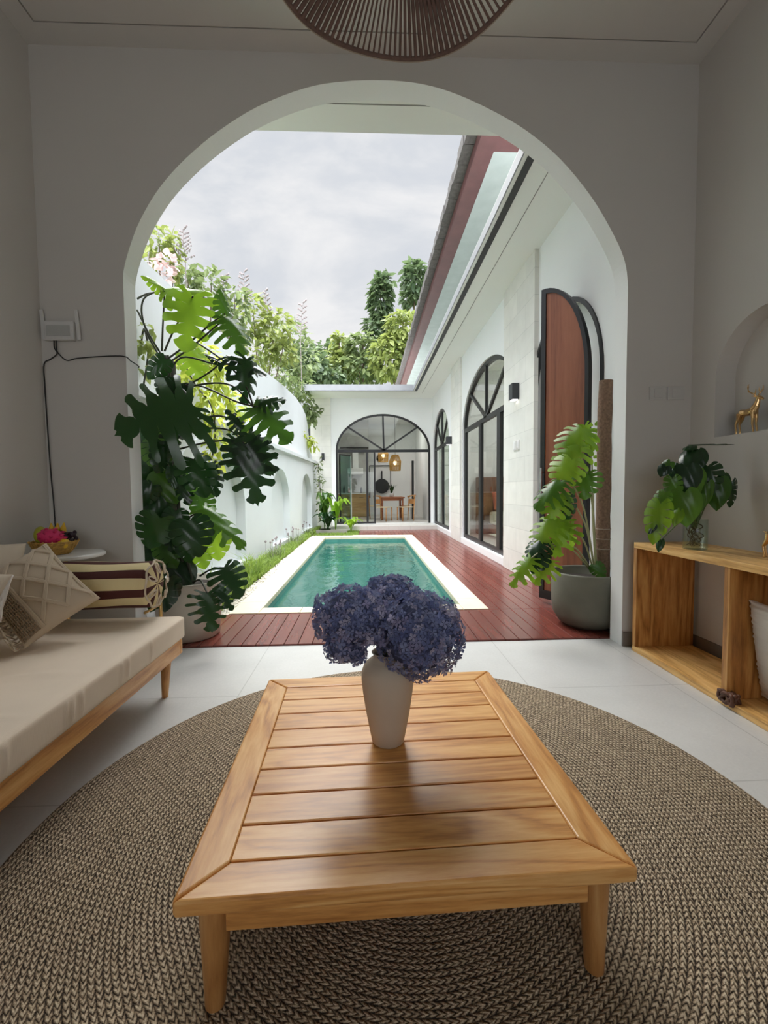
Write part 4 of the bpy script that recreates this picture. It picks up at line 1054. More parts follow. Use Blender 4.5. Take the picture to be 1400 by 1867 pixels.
# ------------------------------------------------------------------ left monstera
LP = Vector((-1.36, 3.36, .012))
pt = thing('potted_monstera', LP, 'tall climbing monstera with big split leaves in an off-white pot left of the arch', 'plant')
b = MB(); b.lathe([(0, 0), (.20, 0), (.215, .01), (.25, .40), (.255, .425), (.245, .428), (.235, .42), (.225, .38), (0, .38)], LP, 48, close=False); b.build('pot', MAT['pot_white'], pt, smooth=True, merge=True)
b = MB(); b.lathe([(0, .375), (.224, .375), (.20, .385), (0, .392)], LP, 32, close=False); b.build('soil', MAT['soil'], pt)
tp = Vector((-1.475, 3.40, 2.08))
b = MB(); b.tube([LP+Vector((-.10, .03, .38)), Vector((-1.49, 3.41, 1.0)), Vector((-1.49, 3.42, 1.6)), tp], [.055, .06, .06, .05], 12); b.build('climbing_pole', plain('dark_coir', lin(40, 36, 30), .95, var=.4, vscale=40, bump=.8), pt, smooth=True)
DK, MD, LM = MAT['leaf_dark'], MAT['leaf_mid'], MAT['leaf_lime']
for k in range(3):
    stalk(pt, [LP+Vector((-.06+.05*k, -.02, .38)), Vector((-1.46+.03*k, 3.34, .9)), Vector((-1.50+.04*k, 3.34, 1.5)), tp+Vector((.02*k-.02, -.05, .03))], .014, .010, MAT['stem_dark'], 'stem')
def lf(b_, t_, wr, mat, slit=1.0, st=None, **kw):
    B_, T_ = at(*b_), at(*t_); leaf(pt, B_, T_, wr, mat, slit, **kw)
    if st: stalk(pt, [at(*q_) for q_ in st]+[B_], .0075, .0055, MAT['stem_dark'])
# the large blades, nearest first
lf((350, 738, 2.86), (196, 780, 2.66), 1.25, DK, 1.0, st=[(300, 690, 3.3), (330, 712, 3.1)], tilt=(.1, 0, .75), curl=.75, droop=.2)
lf((352, 742, 2.92), (300, 805, 2.84), .95, DK, .7, st=[(305, 700, 3.3), (335, 712, 3.1)], tilt=(.1, 0, .5), curl=.7, droop=.3)
lf((300, 531, 3.25), (392, 520, 3.35), .62, LM, .6, st=[(295, 640, 3.38), (297, 590, 3.35)], tilt=(.2, 0, 1.2), curl=.8, droop=.25)
lf((352, 540, 3.2), (333, 642, 3.15), .80, LM, .55, st=[(300, 640, 3.38), (318, 600, 3.3)], tilt=(-.2, 0, .2), curl=.45, droop=.1)
lf((298, 528, 3.25), (262, 500, 3.1), .5, LM, .3, st=[(290, 640, 3.38), (262, 590, 3.3), (262, 545, 3.25)], tilt=(0, 0, .6), curl=.6)
lf((410, 572, 3.15), (404, 520, 3.15), .55, MD, .4, st=[(305, 655, 3.35), (345, 625, 3.25), (385, 590, 3.2)], tilt=(.4, 0, .4), curl=.7)
lf((412, 580, 3.1), (448, 640, 3.0), .75, MD, .9, st=[(310, 660, 3.35), (350, 632, 3.25), (390, 598, 3.15)], tilt=(.3, 0, .4), curl=.8)
lf((402, 662, 3.05), (374, 640, 3.0), .60, DK, .3, st=[(300, 715, 3.35), (345, 700, 3.2), (380, 680, 3.1)], tilt=(0, 0, 1.3), curl=.4)
lf((415, 650, 3.05), (490, 672, 3.0), .60, DK, .9, tilt=(0, 0, 1.6), curl=.9)
lf((450, 655, 3.0), (452, 738, 2.95), .62, DK, 1.0, st=[(302, 700, 3.35), (330, 652, 3.25), (400, 665, 3.1)], tilt=(.5, 0, .2), curl=.8)
lf((462, 742, 2.95), (535, 800, 2.9), .92, MD, 1.0, st=[(312, 720, 3.35), (360, 702, 3.2), (420, 702, 3.05)], tilt=(.2, 0, .5), curl=.6)
lf((470, 735, 2.98), (520, 722, 2.95), .8, DK, .9, tilt=(.2, 0, .9), curl=.7)
lf((440, 782, 2.9), (412, 742, 2.88), .60, DK, .7, st=[(320, 780, 3.3), (370, 762, 3.1), (410, 760, 3.0)], tilt=(0, 0, .6), curl=.6)
lf((452, 790, 2.88), (505, 862, 2.85), .75, DK, 1.0, tilt=(.3, 0, .5), curl=.7)
lf((448, 812, 2.85), (470, 925, 2.82), .78, DK, 1.0, st=[(322, 800, 3.3), (370, 782, 3.1), (420, 785, 2.95)], tilt=(-.1, 0, .3), curl=.5, droop=.15)
lf((430, 800, 2.88), (432, 870, 2.85), .70, DK, .7, st=[(322, 820, 3.3), (370, 808, 3.1)], tilt=(-.2, 0, .3), curl=.5)
lf((352, 838, 3.0), (378, 905, 2.95), .85, DK, .4, st=[(315, 850, 3.3), (335, 835, 3.1)], tilt=(.1, 0, .5))
lf((385, 848, 3.1), (398, 905, 3.05), .6, DK, .6, tilt=(.2, 0, .3), curl=.7)
lf((368, 905, 3.3), (372, 955, 3.3), .8, MD, .3); lf((350, 870, 3.35), (345, 925, 3.35), .8, MD, .3)
lf((372, 930, 3.2), (452, 992, 3.1), .55, MD, 1.0, st=[(320, 960, 3.35), (350, 940, 3.25)], tilt=(0, 0, .9), curl=.8)
lf((345, 950, 3.05), (365, 1015, 3.0), .95, DK, .2, tilt=(0, 0, .2)); lf((292, 945, 3.0), (270, 1005, 3.0), 1.0, DK, .2, tilt=(.1, 0, .2))
lf((392, 965, 3.4), (400, 1025, 3.4), .8, LM, .2); lf((360, 985, 3.4), (375, 1040, 3.4), .8, LM, .2)
lf((408, 1035, 3.12), (442, 1088, 3.05), .95, DK, .5, st=[(365, 1050, 3.3), (385, 1038, 3.2)], tilt=(0, 0, .9))
lf((378, 1082, 2.98), (388, 1156, 2.93), .88, DK, 1.0, st=[(352, 1062, 3.3), (365, 1058, 3.1)], tilt=(.1, 0, .4), curl=.35, droop=.1)
lf((398, 1078, 3.0), (428, 1112, 2.98), .6, DK, 1.0, tilt=(.1, 0, .5))
lf((305, 1058, 3.02), (300, 1120, 3.0), .7, DK, .1, tilt=(0, 0, .2)); lf((285, 1085, 3.12), (272, 1118, 3.1), .8, DK, .1)
lf((330, 700, 3.2), (318, 742, 3.1), .8, DK, .2, tilt=(.3, 0, .8)); lf((300, 655, 3.2), (268, 690, 3.15), .7, DK, .2); lf((345, 640, 3.5), (368, 690, 3.45), .8, LM, .3)
rl = random.Random(12)
for k in range(30):
    v_ = 690+k*11.5; u_ = 300+rl.uniform(-32, 34)+(8 if v_ > 900 else 0); dx_ = rl.uniform(-26, 26); yy = 3.26+rl.uniform(-.08, .10)
    lf((u_, v_, yy), (u_+dx_, v_+rl.uniform(38, 62), yy-.05), rl.uniform(.6, .9), DK if rl.random() < .8 else MD, rl.choice([0, .2, .6]), tilt=(rl.uniform(-.6, .6), 0, rl.uniform(0, .8)), curl=.6)
for k in range(12):
    v_ = 780+k*20; u_ = 272+rl.uniform(-14, 10); yy = 3.42
    lf((u_, v_, yy), (u_+rl.uniform(-10, 14), v_+48, yy-.02), rl.uniform(.6, .9), DK, 0, tilt=(rl.uniform(-.6, .6), 0, .3))
for st in ([(262, 600, 3.35), (285, 640, 3.38), (300, 665, 3.4)], [(250, 565, 3.35), (272, 610, 3.36), (296, 650, 3.4)], [(250, 545, 3.3), (268, 536, 3.3), (298, 531, 3.25)], [(360, 625, 3.3), (410, 660, 3.1), (446, 700, 3.0), (462, 742, 2.95)], [(325, 700, 3.3), (370, 705, 3.2), (430, 732, 3.0), (470, 742, 2.96)]):
    stalk(pt, [at(*q_) for q_ in st], .007, .006, MAT['stem_dark'])
# ------------------------------------------------------------------ right monstera
RP = Vector((1.765, 3.42, .012))
pr = thing('potted_monstera', RP, 'young lime-leaved monstera on a coir pole in a grey concrete pot, right side', 'plant')
b = MB(); b.lathe([(0, 0), (.17, 0), (.22, .03), (.262, .10), (.275, .20), (.278, .42), (.272, .432), (.262, .432), (.256, .42), (.255, .36), (0, .36)], RP, 56, close=False); b.build('pot', MAT['pot_concrete'], pr, smooth=True, merge=True)
b = MB(); b.lathe([(0, .352), (.254, .352), (.22, .366), (0, .372)], RP, 32, close=False); b.build('soil', MAT['soil'], pr)
pb = at(1098, 1050, 3.42); b = MB(); rp = random.Random(1)
b.tube([(pb.x, 3.42, .36)]+[(pb.x+.002*math.sin(k), 3.42, .36+k*.105) for k in range(1, 15)]+[(pb.x+.006, 3.42, 1.945)], [.053]+[.053+.002*math.sin(k*2.1) for k in range(1, 15)]+[.050], 20); b.build('coir_pole', MAT['moss_pole'], pr, smooth=True).modifiers.new('es', 'EDGE_SPLIT')
b = MB()
for z in (.62, .70, .78): b.tube([(pb.x+.056*math.cos(a_), 3.42+.056*math.sin(a_), z) for a_ in [2*PI*k/24 for k in range(25)]], .003, 6)
b.build('tie', MAT['rope_edge'], pr, smooth=True)
def rf(b_, t_, wr, mat, slit=1.0, st=None, **kw):
    B_, T_ = at(*b_), at(*t_); leaf(pr, B_, T_, wr, mat, slit, **kw)
    if st: stalk(pr, [at(*q_) for q_ in st]+[B_], .0075, .005, MAT['stem_pale'])
rf((1062, 782, 3.35), (1026, 826, 3.25), .95, LM, .8, st=[(1086, 1040, 3.42), (1080, 930, 3.38), (1078, 830, 3.36)], tilt=(.2, 0, .9), curl=.9, droop=.35)
rf((1066, 776, 3.36), (1084, 822, 3.30), .62, LM, .8, tilt=(.1, 0, .6), curl=.8)
rf((1052, 812, 3.3), (1026, 868, 3.2), .85, LM, .8, st=[(1086, 1040, 3.42), (1082, 940, 3.38), (1068, 860, 3.33)], tilt=(.2, 0, .7), curl=.8, droop=.3)
rf((1042, 838, 3.25), (1016, 886, 3.15), .85, LM, .5, tilt=(.2, 0, .7), curl=.7)
rf((1022, 876, 3.2), (974, 914, 3.1), .75, MD, 1.0, st=[(1084, 1040, 3.4), (1065, 930, 3.35), (1040, 880, 3.25)], tilt=(0, 0, 1.2), curl=1.0, droop=.4)
rf((1070, 862, 3.3), (1064, 910, 3.25), .95, MD, .5, st=[(1088, 1040, 3.4), (1082, 950, 3.36), (1080, 890, 3.33)], tilt=(-.1, 0, .5))
rf((1020, 900, 3.2), (1004, 948, 3.1), .9, LM, .5, st=[(1084, 1040, 3.4), (1068, 960, 3.3), (1040, 912, 3.22)], tilt=(.3, 0, .9), curl=.9, droop=.4)
rf((1030, 905, 3.22), (1038, 950, 3.18), .8, DK, .3, tilt=(.2, 0, .7))
rf((1026, 950, 3.15), (1012, 1012, 3.05), .95, LM, 1.0, st=[(1082, 1042, 3.4), (1066, 990, 3.3), (1042, 958, 3.2)], tilt=(.1, 0, .8), curl=.8, droop=.35)
rf((1010, 948, 3.15), (972, 998, 3.05), .8, LM, 1.0, tilt=(0, 0, .9), curl=.8)
rf((1034, 955, 3.15), (1046, 1000, 3.12), .6, LM, 1.0, tilt=(.1, 0, .6), curl=.7)
rf((990, 985, 3.1), (962, 1018, 3.02), .8, DK, .4, tilt=(0, 0, 1.0), curl=.8)
rf((985, 1008, 3.08), (970, 1044, 3.02), .9, DK, .3, st=[(1080, 1042, 3.38), (1050, 1000, 3.25), (1015, 990, 3.15)], tilt=(0, 0, .7))
rf((968, 1018, 3.02), (928, 1068, 2.95), .62, LM, 1.0, st=[(1078, 1042, 3.38), (1040, 1000, 3.2), (1000, 998, 3.1)], tilt=(0, 0, .9), curl=.9)
rf((1004, 1022, 3.08), (974, 1064, 3.0), .75, LM, 1.0, tilt=(.1, 0, .9), curl=.8)
rf((1085, 1030, 3.3), (1104, 1056, 3.25), .8, MD, .2)
rf((1112, 770, 3.5), (1110, 830, 3.48), .8, LM, .8); rf((1114, 820, 3.5), (1110, 880, 3.48), .8, LM, .8); rf((1116, 870, 3.5), (1112, 905, 3.48), .8, MD, .5)
# ------------------------------------------------------------------ arrowhead cutting in a glass vase on the cabinet
gv = at(1267, 998, 2.50); gz = CZT+.001; gx, gy = gv.x, 2.50
v = MB(); v.lathe([(0, 0), (.058, 0), (.062, .004), (.062, .175), (.060, .177), (.058, .175), (.058, .008), (0, .008)], (gx, gy, gz), 40, close=False)
tag(v.build('glass_vase', MAT['vase_glass'], smooth=True, merge=True, org=True), 'clear straight glass vase full of water and roots on the cabinet', 'vase')
ar = thing('leafy_cutting', (gx, gy, gz+.01), 'bushy green leafy cutting growing from the glass vase on the cabinet', 'plant')
v = MB(); v.lathe([(0, .009), (.056, .009), (.056, .13), (0, .13)], (gx, gy, gz), 32, close=False)
rw = random.Random(8)
for k in range(9):
    p = Vector((gx+rw.uniform(-.02, .02), gy+rw.uniform(-.02, .02), gz+.16)); pts = [p]
    for j in range(5):
        q_ = p+Vector((rw.uniform(-.03, .03), rw.uniform(-.03, .03), -.028*(j+1))); rr = Vector((q_.x-gx, q_.y-gy)); 
        if rr.length > .048: rr = rr.normalized()*.048; q_ = Vector((gx+rr.x, gy+rr.y, q_.z))
        pts.append(q_)
    stalk(ar, pts, .0035, .0015, MAT['bark'], 'root')
def af(b_, t_, wr, mat=None, slit=0.0, **kw):
    B_, T_ = at(*b_), at(*t_); leaf(ar, B_, T_, wr*.82, mat or MAT['leaf_mid'], slit, **kw)
    stalk(ar, [(gx, gy, gz+.12), Vector((gx, gy, gz+.22))*.6+B_*.4+Vector((0, 0, .01)), B_], .004, .003, MAT['stem'])
af((1252, 852, 2.45), (1252, 902, 2.42), .95, DK, tilt=(0, 0, .4)); af((1290, 850, 2.48), (1290, 908, 2.44), .85, DK, .3, tilt=(0, 0, .4))
af((1308, 875, 2.48), (1306, 930, 2.45), .75, MD, tilt=(0, 0, .4)); af((1334, 878, 2.48), (1336, 926, 2.46), .6, DK, .3, tilt=(.5, 0, .4))
af((1248, 898, 2.40), (1252, 960, 2.36), .85, MD, tilt=(0, 0, .4)); af((1226, 872, 2.45), (1232, 918, 2.43), .7, MD, .3, tilt=(0, 0, .4))
af((1204, 918, 2.42), (1190, 990, 2.36), .62, LM, .2, tilt=(0, 0, .3)); af((1212, 898, 2.45), (1198, 930, 2.42), .8, MD, .3)
af((1214, 850, 2.50), (1203, 868, 2.5), 1.1, DK); af((1238, 848, 2.5), (1222, 868, 2.48), .9, DK, tilt=(0, 0, 1.0))
af((1268, 812, 2.55), (1340, 811, 2.5), .45, DK, tilt=(0, 0, 6.0), curl=.1, droop=0); af((1262, 822, 2.5), (1248, 848, 2.45), .9, DK, tilt=(0, 0, 1.4))
af((1272, 822, 2.5), (1280, 852, 2.45), .9, DK, tilt=(0, 0, 1.2)); af((1262, 812, 2.52), (1246, 818, 2.5), .9, DK, tilt=(0, 0, 2)); af((1275, 905, 2.42), (1266, 945, 2.4), .5, MD)
af((1222, 842, 2.5), (1206, 858, 2.5), .9, MD); af((1290, 880, 2.44), (1284, 925, 2.42), .6, MD, tilt=(.3, 0, .3)); af((1240, 930, 2.4), (1228, 958, 2.38), .6, LM)
af((1200, 955, 2.4), (1182, 972, 2.4), .6, DK); af((1318, 868, 2.5), (1330, 890, 2.5), .8, DK); af((1205, 985, 2.38), (1200, 1006, 2.36), .6, DK, tilt=(0, 0, .3))
af((1268, 860, 2.46), (1274, 905, 2.44), .7, MD)
# ================================================================== PLANTING OUTSIDE
def leaves_into(mb, c, rad, n, size, rnd, hang=.3, aspect=.5, shell=.5):
    c = Vector(c)
    for k in range(n):
        while True:
            d_ = Vector((rnd.uniform(-1, 1), rnd.uniform(-1, 1), rnd.uniform(-1, 1)))
            if .05 < d_.length < 1: break
        l = d_.length; d_ = d_/l; l = l**(1-shell)
        p = c + Vector((d_.x*rad[0], d_.y*rad[1], d_.z*rad[2]))*l
        y = (d_*.6+Vector((rnd.uniform(-1, 1), rnd.uniform(-1, 1), rnd.uniform(-.7, .5)-hang))).normalized()
        n_ = Vector((rnd.uniform(-.7, .7), rnd.uniform(-.7, .7), 1)); n_ = (n_-y*n_.dot(y)).normalized(); x = y.cross(n_)
        s_ = size*rnd.uniform(.6, 1.25); w = s_*aspect*.5
        mb.add([p, p+y*s_*.35+x*w+n_*s_*.06, p+y*s_*.45-n_*s_*.02, p+y*s_*.35-x*w+n_*s_*.06, p+y*s_*.75+x*w*.6-n_*s_*.03, p+y*s_*.75-x*w*.6-n_*s_*.03, p+y*s_-n_*s_*.12],
               [(0, 1, 2), (0, 2, 3), (1, 4, 2), (2, 5, 3), (2, 4, 6), (2, 6, 5)])
def shrub(name, label, cat, blobs, size, mat, foot, trunk_r, seed, group=None, hang=.3, aspect=.5, density=1.0, shell=.5, branches=True):
    """blobs: (point, (rx, ry, rz), count); a trunk and limbs carry them"""
    rnd = random.Random(seed); root = thing(name, foot, label, cat, group)
    m_ = MB()
    for c, rad, n in blobs: leaves_into(m_, c, rad, int(n*density), size, rnd, hang, aspect, shell)
    m_.build('foliage', mat, root, fixn=False)
    if branches:
        t_ = MB(); foot = Vector(foot); cc = sum((Vector(b_[0]) for b_ in blobs), Vector())/len(blobs)
        fork = foot + (cc-foot)*.6; t_.tube(crom([foot, foot+(fork-foot)*.5+Vector((.05, 0, 0)), fork], 4), trunk_r, 7)
        for c, rad, n in blobs:
            c = Vector(c); t_.tube([fork, (fork+c)/2+Vector((0, 0, -.1)), c, c+Vector((0, 0, rad[2]*.6))], [trunk_r*.8, trunk_r*.5, trunk_r*.3, trunk_r*.1], 5)
        t_.build('trunk', MAT['bark'], root, smooth=True)
    return root
def px(r, Y): return r*Y/F_PX
def bl(u, v, Y, ru, rv, n): return (at(u, v, Y), (px(ru, Y), px(ru, Y)*.8, px(rv, Y)), n)
sh = [
 ('flowering_shrub', 'lime-leaved shrub with pale pink blossom highest at the left of the arch view', 'shrub', [bl(290, 440, 6.2, 22, 24, 110), bl(318, 465, 6.2, 12, 40, 90), bl(272, 475, 6.2, 14, 22, 60), bl(262, 590, 6.0, 20, 40, 120)], .13, 'fol_lime', 6.2, 1),
 ('garden_shrub', 'loose green shrub rising over the wall just right of the tall monstera top', 'shrub', [bl(342, 512, 7.2, 22, 22, 160), bl(385, 520, 7.2, 24, 30, 160), bl(428, 560, 7.2, 24, 38, 200), bl(420, 610, 7.2, 24, 30, 140)], .15, 'fol_mid', 7.2, 2),
 ('garden_shrub', 'dense green shrub over the garden wall, left of the far trees, with hanging leaves', 'shrub', [bl(462, 575, 9.2, 30, 34, 260), bl(500, 600, 9.2, 30, 34, 260), bl(470, 640, 9.2, 34, 34, 260), bl(515, 640, 9.2, 22, 24, 160)], .17, 'fol_lime', 9.2, 3),
 ('garden_shrub', 'big spreading shrub at the far end of the garden wall, beside the far roof', 'shrub', [bl(530, 612, 13.6, 34, 26, 320), bl(548, 652, 13.6, 30, 32, 320), bl(505, 672, 13.6, 34, 26, 300), bl(545, 700, 13.6, 26, 24, 240)], .20, 'fol_mid', 13.6, 4),
]
for nm, lab, cat_, bb, sz, mt, Y_, sd in sh:
    cc = bb[0][0]; shrub(nm, lab, cat_, bb, sz, MAT[mt], (min(lx(Y_)-.7, cc.x), Y_, -.06), .03, sd, density=.72)
m_ = MB(); rnd = random.Random(4)
leaves_into(m_, at(292, 497, 6.0), (.14, .1, .17), 60, .11, rnd, 0, .8); leaves_into(m_, at(305, 480, 6.0), (.1, .1, .1), 30, .1, rnd, 0, .8)
bls = m_.build('blossom', MAT['blossom'], bpy.data.objects['flowering_shrub'], fixn=False)
# grass-like flower sprays against the sky
def spray(u, v0, v1, Y, label, seed, n=16, w=16):
    rnd = random.Random(seed); m_ = MB(); a_ = at(u, v0, Y); b_ = at(u+rnd.uniform(-8, 12), v1, Y); gz_ = Vector((a_.x, a_.y, -.06))
    stem_ = [a_+(b_-a_)*k/8+Vector((.01*math.sin(k), 0, 0)) for k in range(9)]; m_.tube([gz_, (gz_+a_)/2]+stem_, .006, 5)
    for k in range(n):
        p = a_+(b_-a_)*((k+.5)/n); L = px(w, Y)*(1-.5*k/n); s_ = 1 if k % 2 else -1
        q_ = p+Vector((s_*L, rnd.uniform(-.5, .5)*L, L*.7)); m_.tube([p, (p+q_)/2+Vector((0, 0, .01)), q_], .0035, 4)
        for j in range(5): 
            c = p+(q_-p)*((j+1.2)/6); m_.ell(c+Vector((rnd.uniform(-.01, .01),)*3), px(1.6, Y), px(1.6, Y), px(1.9, Y), 5, 4)
    tag(m_.build('flower_spray', MAT['sprig'], org=True), label, 'grass')
spray(338, 480, 418, 6.3, 'tall dry flower spray against the sky by the pink blossom', 1)
spray(400, 545, 500, 7.4, 'small dry flower spray left of the middle garden shrub', 2, 10, 10)
spray(447, 560, 494, 8.4, 'tallest dry flower spray over the middle of the garden wall', 3, 14, 14)
spray(487, 575, 528, 9.4, 'slim dry flower spray above the dense shrub', 4, 10, 9)
spray(548, 610, 550, 12.5, 'dry flower spray at the right end of the garden shrubs', 5, 12, 12)
# creepers hanging over the wall into the court
def creeper(name, label, pts, n, size, mat, seed, r=.12, hang=.7):
    rnd = random.Random(seed); m_ = MB(); P_ = [Vector(p) for p in pts]; C_ = crom(P_, 5)
    root = thing(name, P_[0], label, 'creeper')
    for c in C_: leaves_into(m_, c, (r, r*.8, r*1.2), max(2, n//len(C_)), size, rnd, hang, .55)
    m_.build('foliage', MAT[mat], root, fixn=False)
    t_ = MB(); t_.tube(C_, .008, 5); t_.build('stem', MAT['stem_dark'], root)
creeper('hanging_creeper', 'bright lime creeper spilling down the upper garden wall behind the monstera', [at(352, 632, 4.9), at(385, 665, 5.0), at(400, 700, 5.2), at(425, 742, 5.5), at(440, 770, 5.8)], 300, .12, 'fol_bright', 1, .13)
creeper('hanging_creeper', 'lime creeper trailing down beside the dark monstera trunk', [at(335, 660, 4.4), at(355, 700, 4.4), at(385, 740, 4.4), at(392, 790, 4.4), at(386, 840, 4.4)], 170, .10, 'fol_bright', 2, .09)
creeper('hanging_creeper', 'creeper along the curved far end of the garden wall beneath the far roof', [at(520, 690, 11.6), at(548, 712, 12.1), at(562, 740, 12.4), at(565, 765, 12.5)], 320, .15, 'fol_mid', 3, .20)
creeper('hanging_creeper', 'short lime creeper drooping over the ledge left of the slim wall lamp', [at(535, 780, 11.4), at(552, 795, 11.9), at(566, 805, 12.2), at(572, 815, 12.2)], 130, .13, 'fol_bright', 4, .12)
creeper('hanging_creeper', 'thin creeper reaching over the pale stone pilaster left of the far doorway', [at(566, 752, 12.6), at(578, 752, 12.7), at(588, 744, 12.75)], 26, .13, 'fol_mid', 5, .06)
creeper('wall_climber', 'small dark climber clinging to the inner wall beside the arch edge', [at(256, 640, 3.9), at(262, 600, 3.9), at(270, 640, 3.95), at(262, 700, 3.9)], 60, .10, 'fol_lime', 6, .10)
# trees beyond the far roof
trees = [
 ('tall narrow green tree standing highest left of centre above the far roof', 'fol_deep', [bl(694, 545, 22, 19, 42, 330), bl(690, 600, 22, 24, 28, 260), bl(700, 515, 22, 14, 14, 90)]),
 ('tall tree crown partly hidden by the roof edge at the right', 'fol_deep', [bl(756, 510, 21, 20, 34, 260), bl(745, 545, 21, 12, 12, 50)]),
 ('rounded yellow-green tree close to the sloping roof edge', 'fol_lime', [bl(735, 600, 19.5, 32, 34, 420), bl(710, 650, 19.5, 38, 40, 460), bl(745, 660, 19.5, 24, 40, 260)]),
 ('broad mid-green tree with drooping leaves in the middle of the row', 'fol_mid', [bl(662, 632, 20.5, 30, 24, 300), bl(655, 675, 20.5, 44, 30, 460)]),
 ('small slender tree tip poking up left of the middle of the row', 'fol_lime', [bl(618, 628, 21, 13, 20, 110), bl(612, 670, 21, 34, 30, 380)]),
 ('bushy tree at the left end of the row behind the far roof', 'fol_deep', [bl(560, 665, 19.5, 36, 30, 420), bl(585, 690, 19.5, 40, 24, 380)]),
 ('low dark green tree behind the small slender tip', 'fol_deep', [bl(598, 652, 23, 40, 26, 380), bl(640, 665, 23, 40, 26, 300)]),
]
for i, (lab, mt, bb) in enumerate(trees):
    c0 = bb[0][0]; shrub('tree', lab, 'tree', bb, .42 if i < 2 else .34, MAT[mt], (c0.x, c0.y+.3, -.07), .09, 30+i, 'trees beyond the far roof', .5, .55, 1.15, .4)
# grass and low plants along the garden wall
m_ = MB(); rnd = random.Random(21)
def blade(x, y, z, h, a_, w):
    d_ = Vector((math.cos(a_), math.sin(a_), 0)); s_ = Vector((-d_.y, d_.x, 0))*w; p = Vector((x, y, z))
    m_.add([p-s_, p+s_, p+d_*h*.25+Vector((0, 0, h*.6))+s_*.8, p+d_*h*.25+Vector((0, 0, h*.6))-s_*.8, p+d_*h*.75+Vector((0, 0, h*.8))], [(0, 1, 2, 3), (3, 2, 4)])
for k in range(5200):
    y = 3.95+8.9*rnd.random()**1.25; x = rnd.uniform(lx(y)+.03, -1.35); near = max(0, 1-(y-3.9)/3.5)
    blade(x, y, -.005, rnd.uniform(.07, .16)+.12*near*rnd.random(), rnd.uniform(0, 2*PI), .004+.003*near)
tag(m_.build('border_grass', MAT['grass'], fixn=False), 'bright green grass filling the bed between garden wall and pool', 'grass', kind='stuff')
m_ = MB()
for k in range(2600): blade(rnd.uniform(-1.34, -.22), rnd.uniform(10.64, 12.0), -.005, rnd.uniform(.03, .06), rnd.uniform(0, 2*PI), .005)
tag(m_.build('lawn_grass', MAT['grass'], fixn=False), 'small patch of short lawn behind the far end of the pool', 'grass', kind='stuff')
for i, (y, lab) in enumerate(((4.45, 'bright leafy clump nearest the monstera pot in the wall bed'), (5.6, 'bright leafy clump second from the near end of the wall bed'), (7.2, 'low clump with dry seed heads halfway along the wall bed'), (9.0, 'low clump beside the middle niche of the garden wall'), (10.9, 'small clump with white specks near the far niche'))):
    root = thing('border_plant', (-1.52+.02*i, y, 0), lab, 'plant', None); m_ = MB()
    for k in range(46): blade(-1.52+.02*i+rnd.uniform(-.10, .10), y+rnd.uniform(-.25, .25), 0, rnd.uniform(.18, .34)*(1.35 if i < 2 else .8), rnd.uniform(0, 2*PI), .009)
    m_.build('leaves', MAT['grass'] if i < 2 else MAT['fol_mid'], root, fixn=False)
    if i >= 2:
        f_ = MB()
        for k in range(9):
            p = Vector((-1.52+rnd.uniform(-.1, .1), y+rnd.uniform(-.3, .3), .0)); q_ = p+Vector((0, 0, rnd.uniform(.22, .36))); f_.tube([p, q_], .003, 4); f_.ell(q_, .018, .018, .02, 6, 5)
        f_.build('seed_head', MAT['sprig'], root)
# corner planting by the far doorway
def strap_plant(u, Y, h, n, label, mat, seed, w=.035, spread=.6):
    rnd = random.Random(seed); base_ = at(u, 975, Y); base_.z = 0
    root = thing('leafy_plant', base_, label, 'plant', 'plants by the far doorway'); 
    for k in range(n):
        a_ = 2*PI*k/n+rnd.uniform(-.3, .3); hh = h*rnd.uniform(.55, 1.0); sp = spread*hh*rnd.uniform(.3, 1)
        d_ = Vector((math.cos(a_), math.sin(a_), 0)); P_ = crom([base_, base_+d_*sp*.3+Vector((0, 0, hh*.6)), base_+d_*sp*.7+Vector((0, 0, hh)), base_+d_*sp*1.2+Vector((0, 0, hh*.85))], 4)
        m_ = MB(); s_ = Vector((-d_.y, d_.x, 0)); vs = []; L = len(P_)
        for i, p in enumerate(P_):
            ww = w*(.15+math.sin(PI*min(1, max(0, (i/(L-1)-.25)/.75)))*1.0) if i > L*.25 else .005
            vs += [p-s_*ww+Vector((0, 0, ww*.4)), p, p+s_*ww+Vector((0, 0, ww*.4))]
        m_.add(vs, [(i*3+j, i*3+j+1, i*3+j+4, i*3+j+3) for i in range(L-1) for j in (0, 1)])
        m_.build('leaf', MAT[mat], root, smooth=True, fixn=False)
strap_plant(592, 12.1, 1.05, 16, 'tallest upright leafy plant in the corner, against the stone pilaster', 'leaf_mid', 1, .07, .35)
strap_plant(612, 11.9, .95, 14, 'bright leafy plant at the left jamb of the far doorway', 'leaf_lime', 2, .06, .5)
strap_plant(598, 11.55, .55, 16, 'dark low leafy plant at the front of the corner planting', 'leaf_dark', 3, .06, .8)
strap_plant(640, 11.7, .42, 14, 'low arching pale green plant in front of the glass leaf', 'leaf_lime', 4, .045, 1.1)
creeper('wall_climber', 'thin climber going up the corner of the garden wall beside the stone pilaster', [at(588, 940, 12.3), at(584, 900, 12.4), at(582, 868, 12.4), at(580, 845, 12.4)], 130, .12, 'fol_mid', 8, .12, .2)
b = MB(); b.box((-1.32, 11.38, -.03), (-.52, 11.46, .09)); struct(b.build('planter_kerb', plain('grey_kerb', lin(150, 146, 140), .8)))
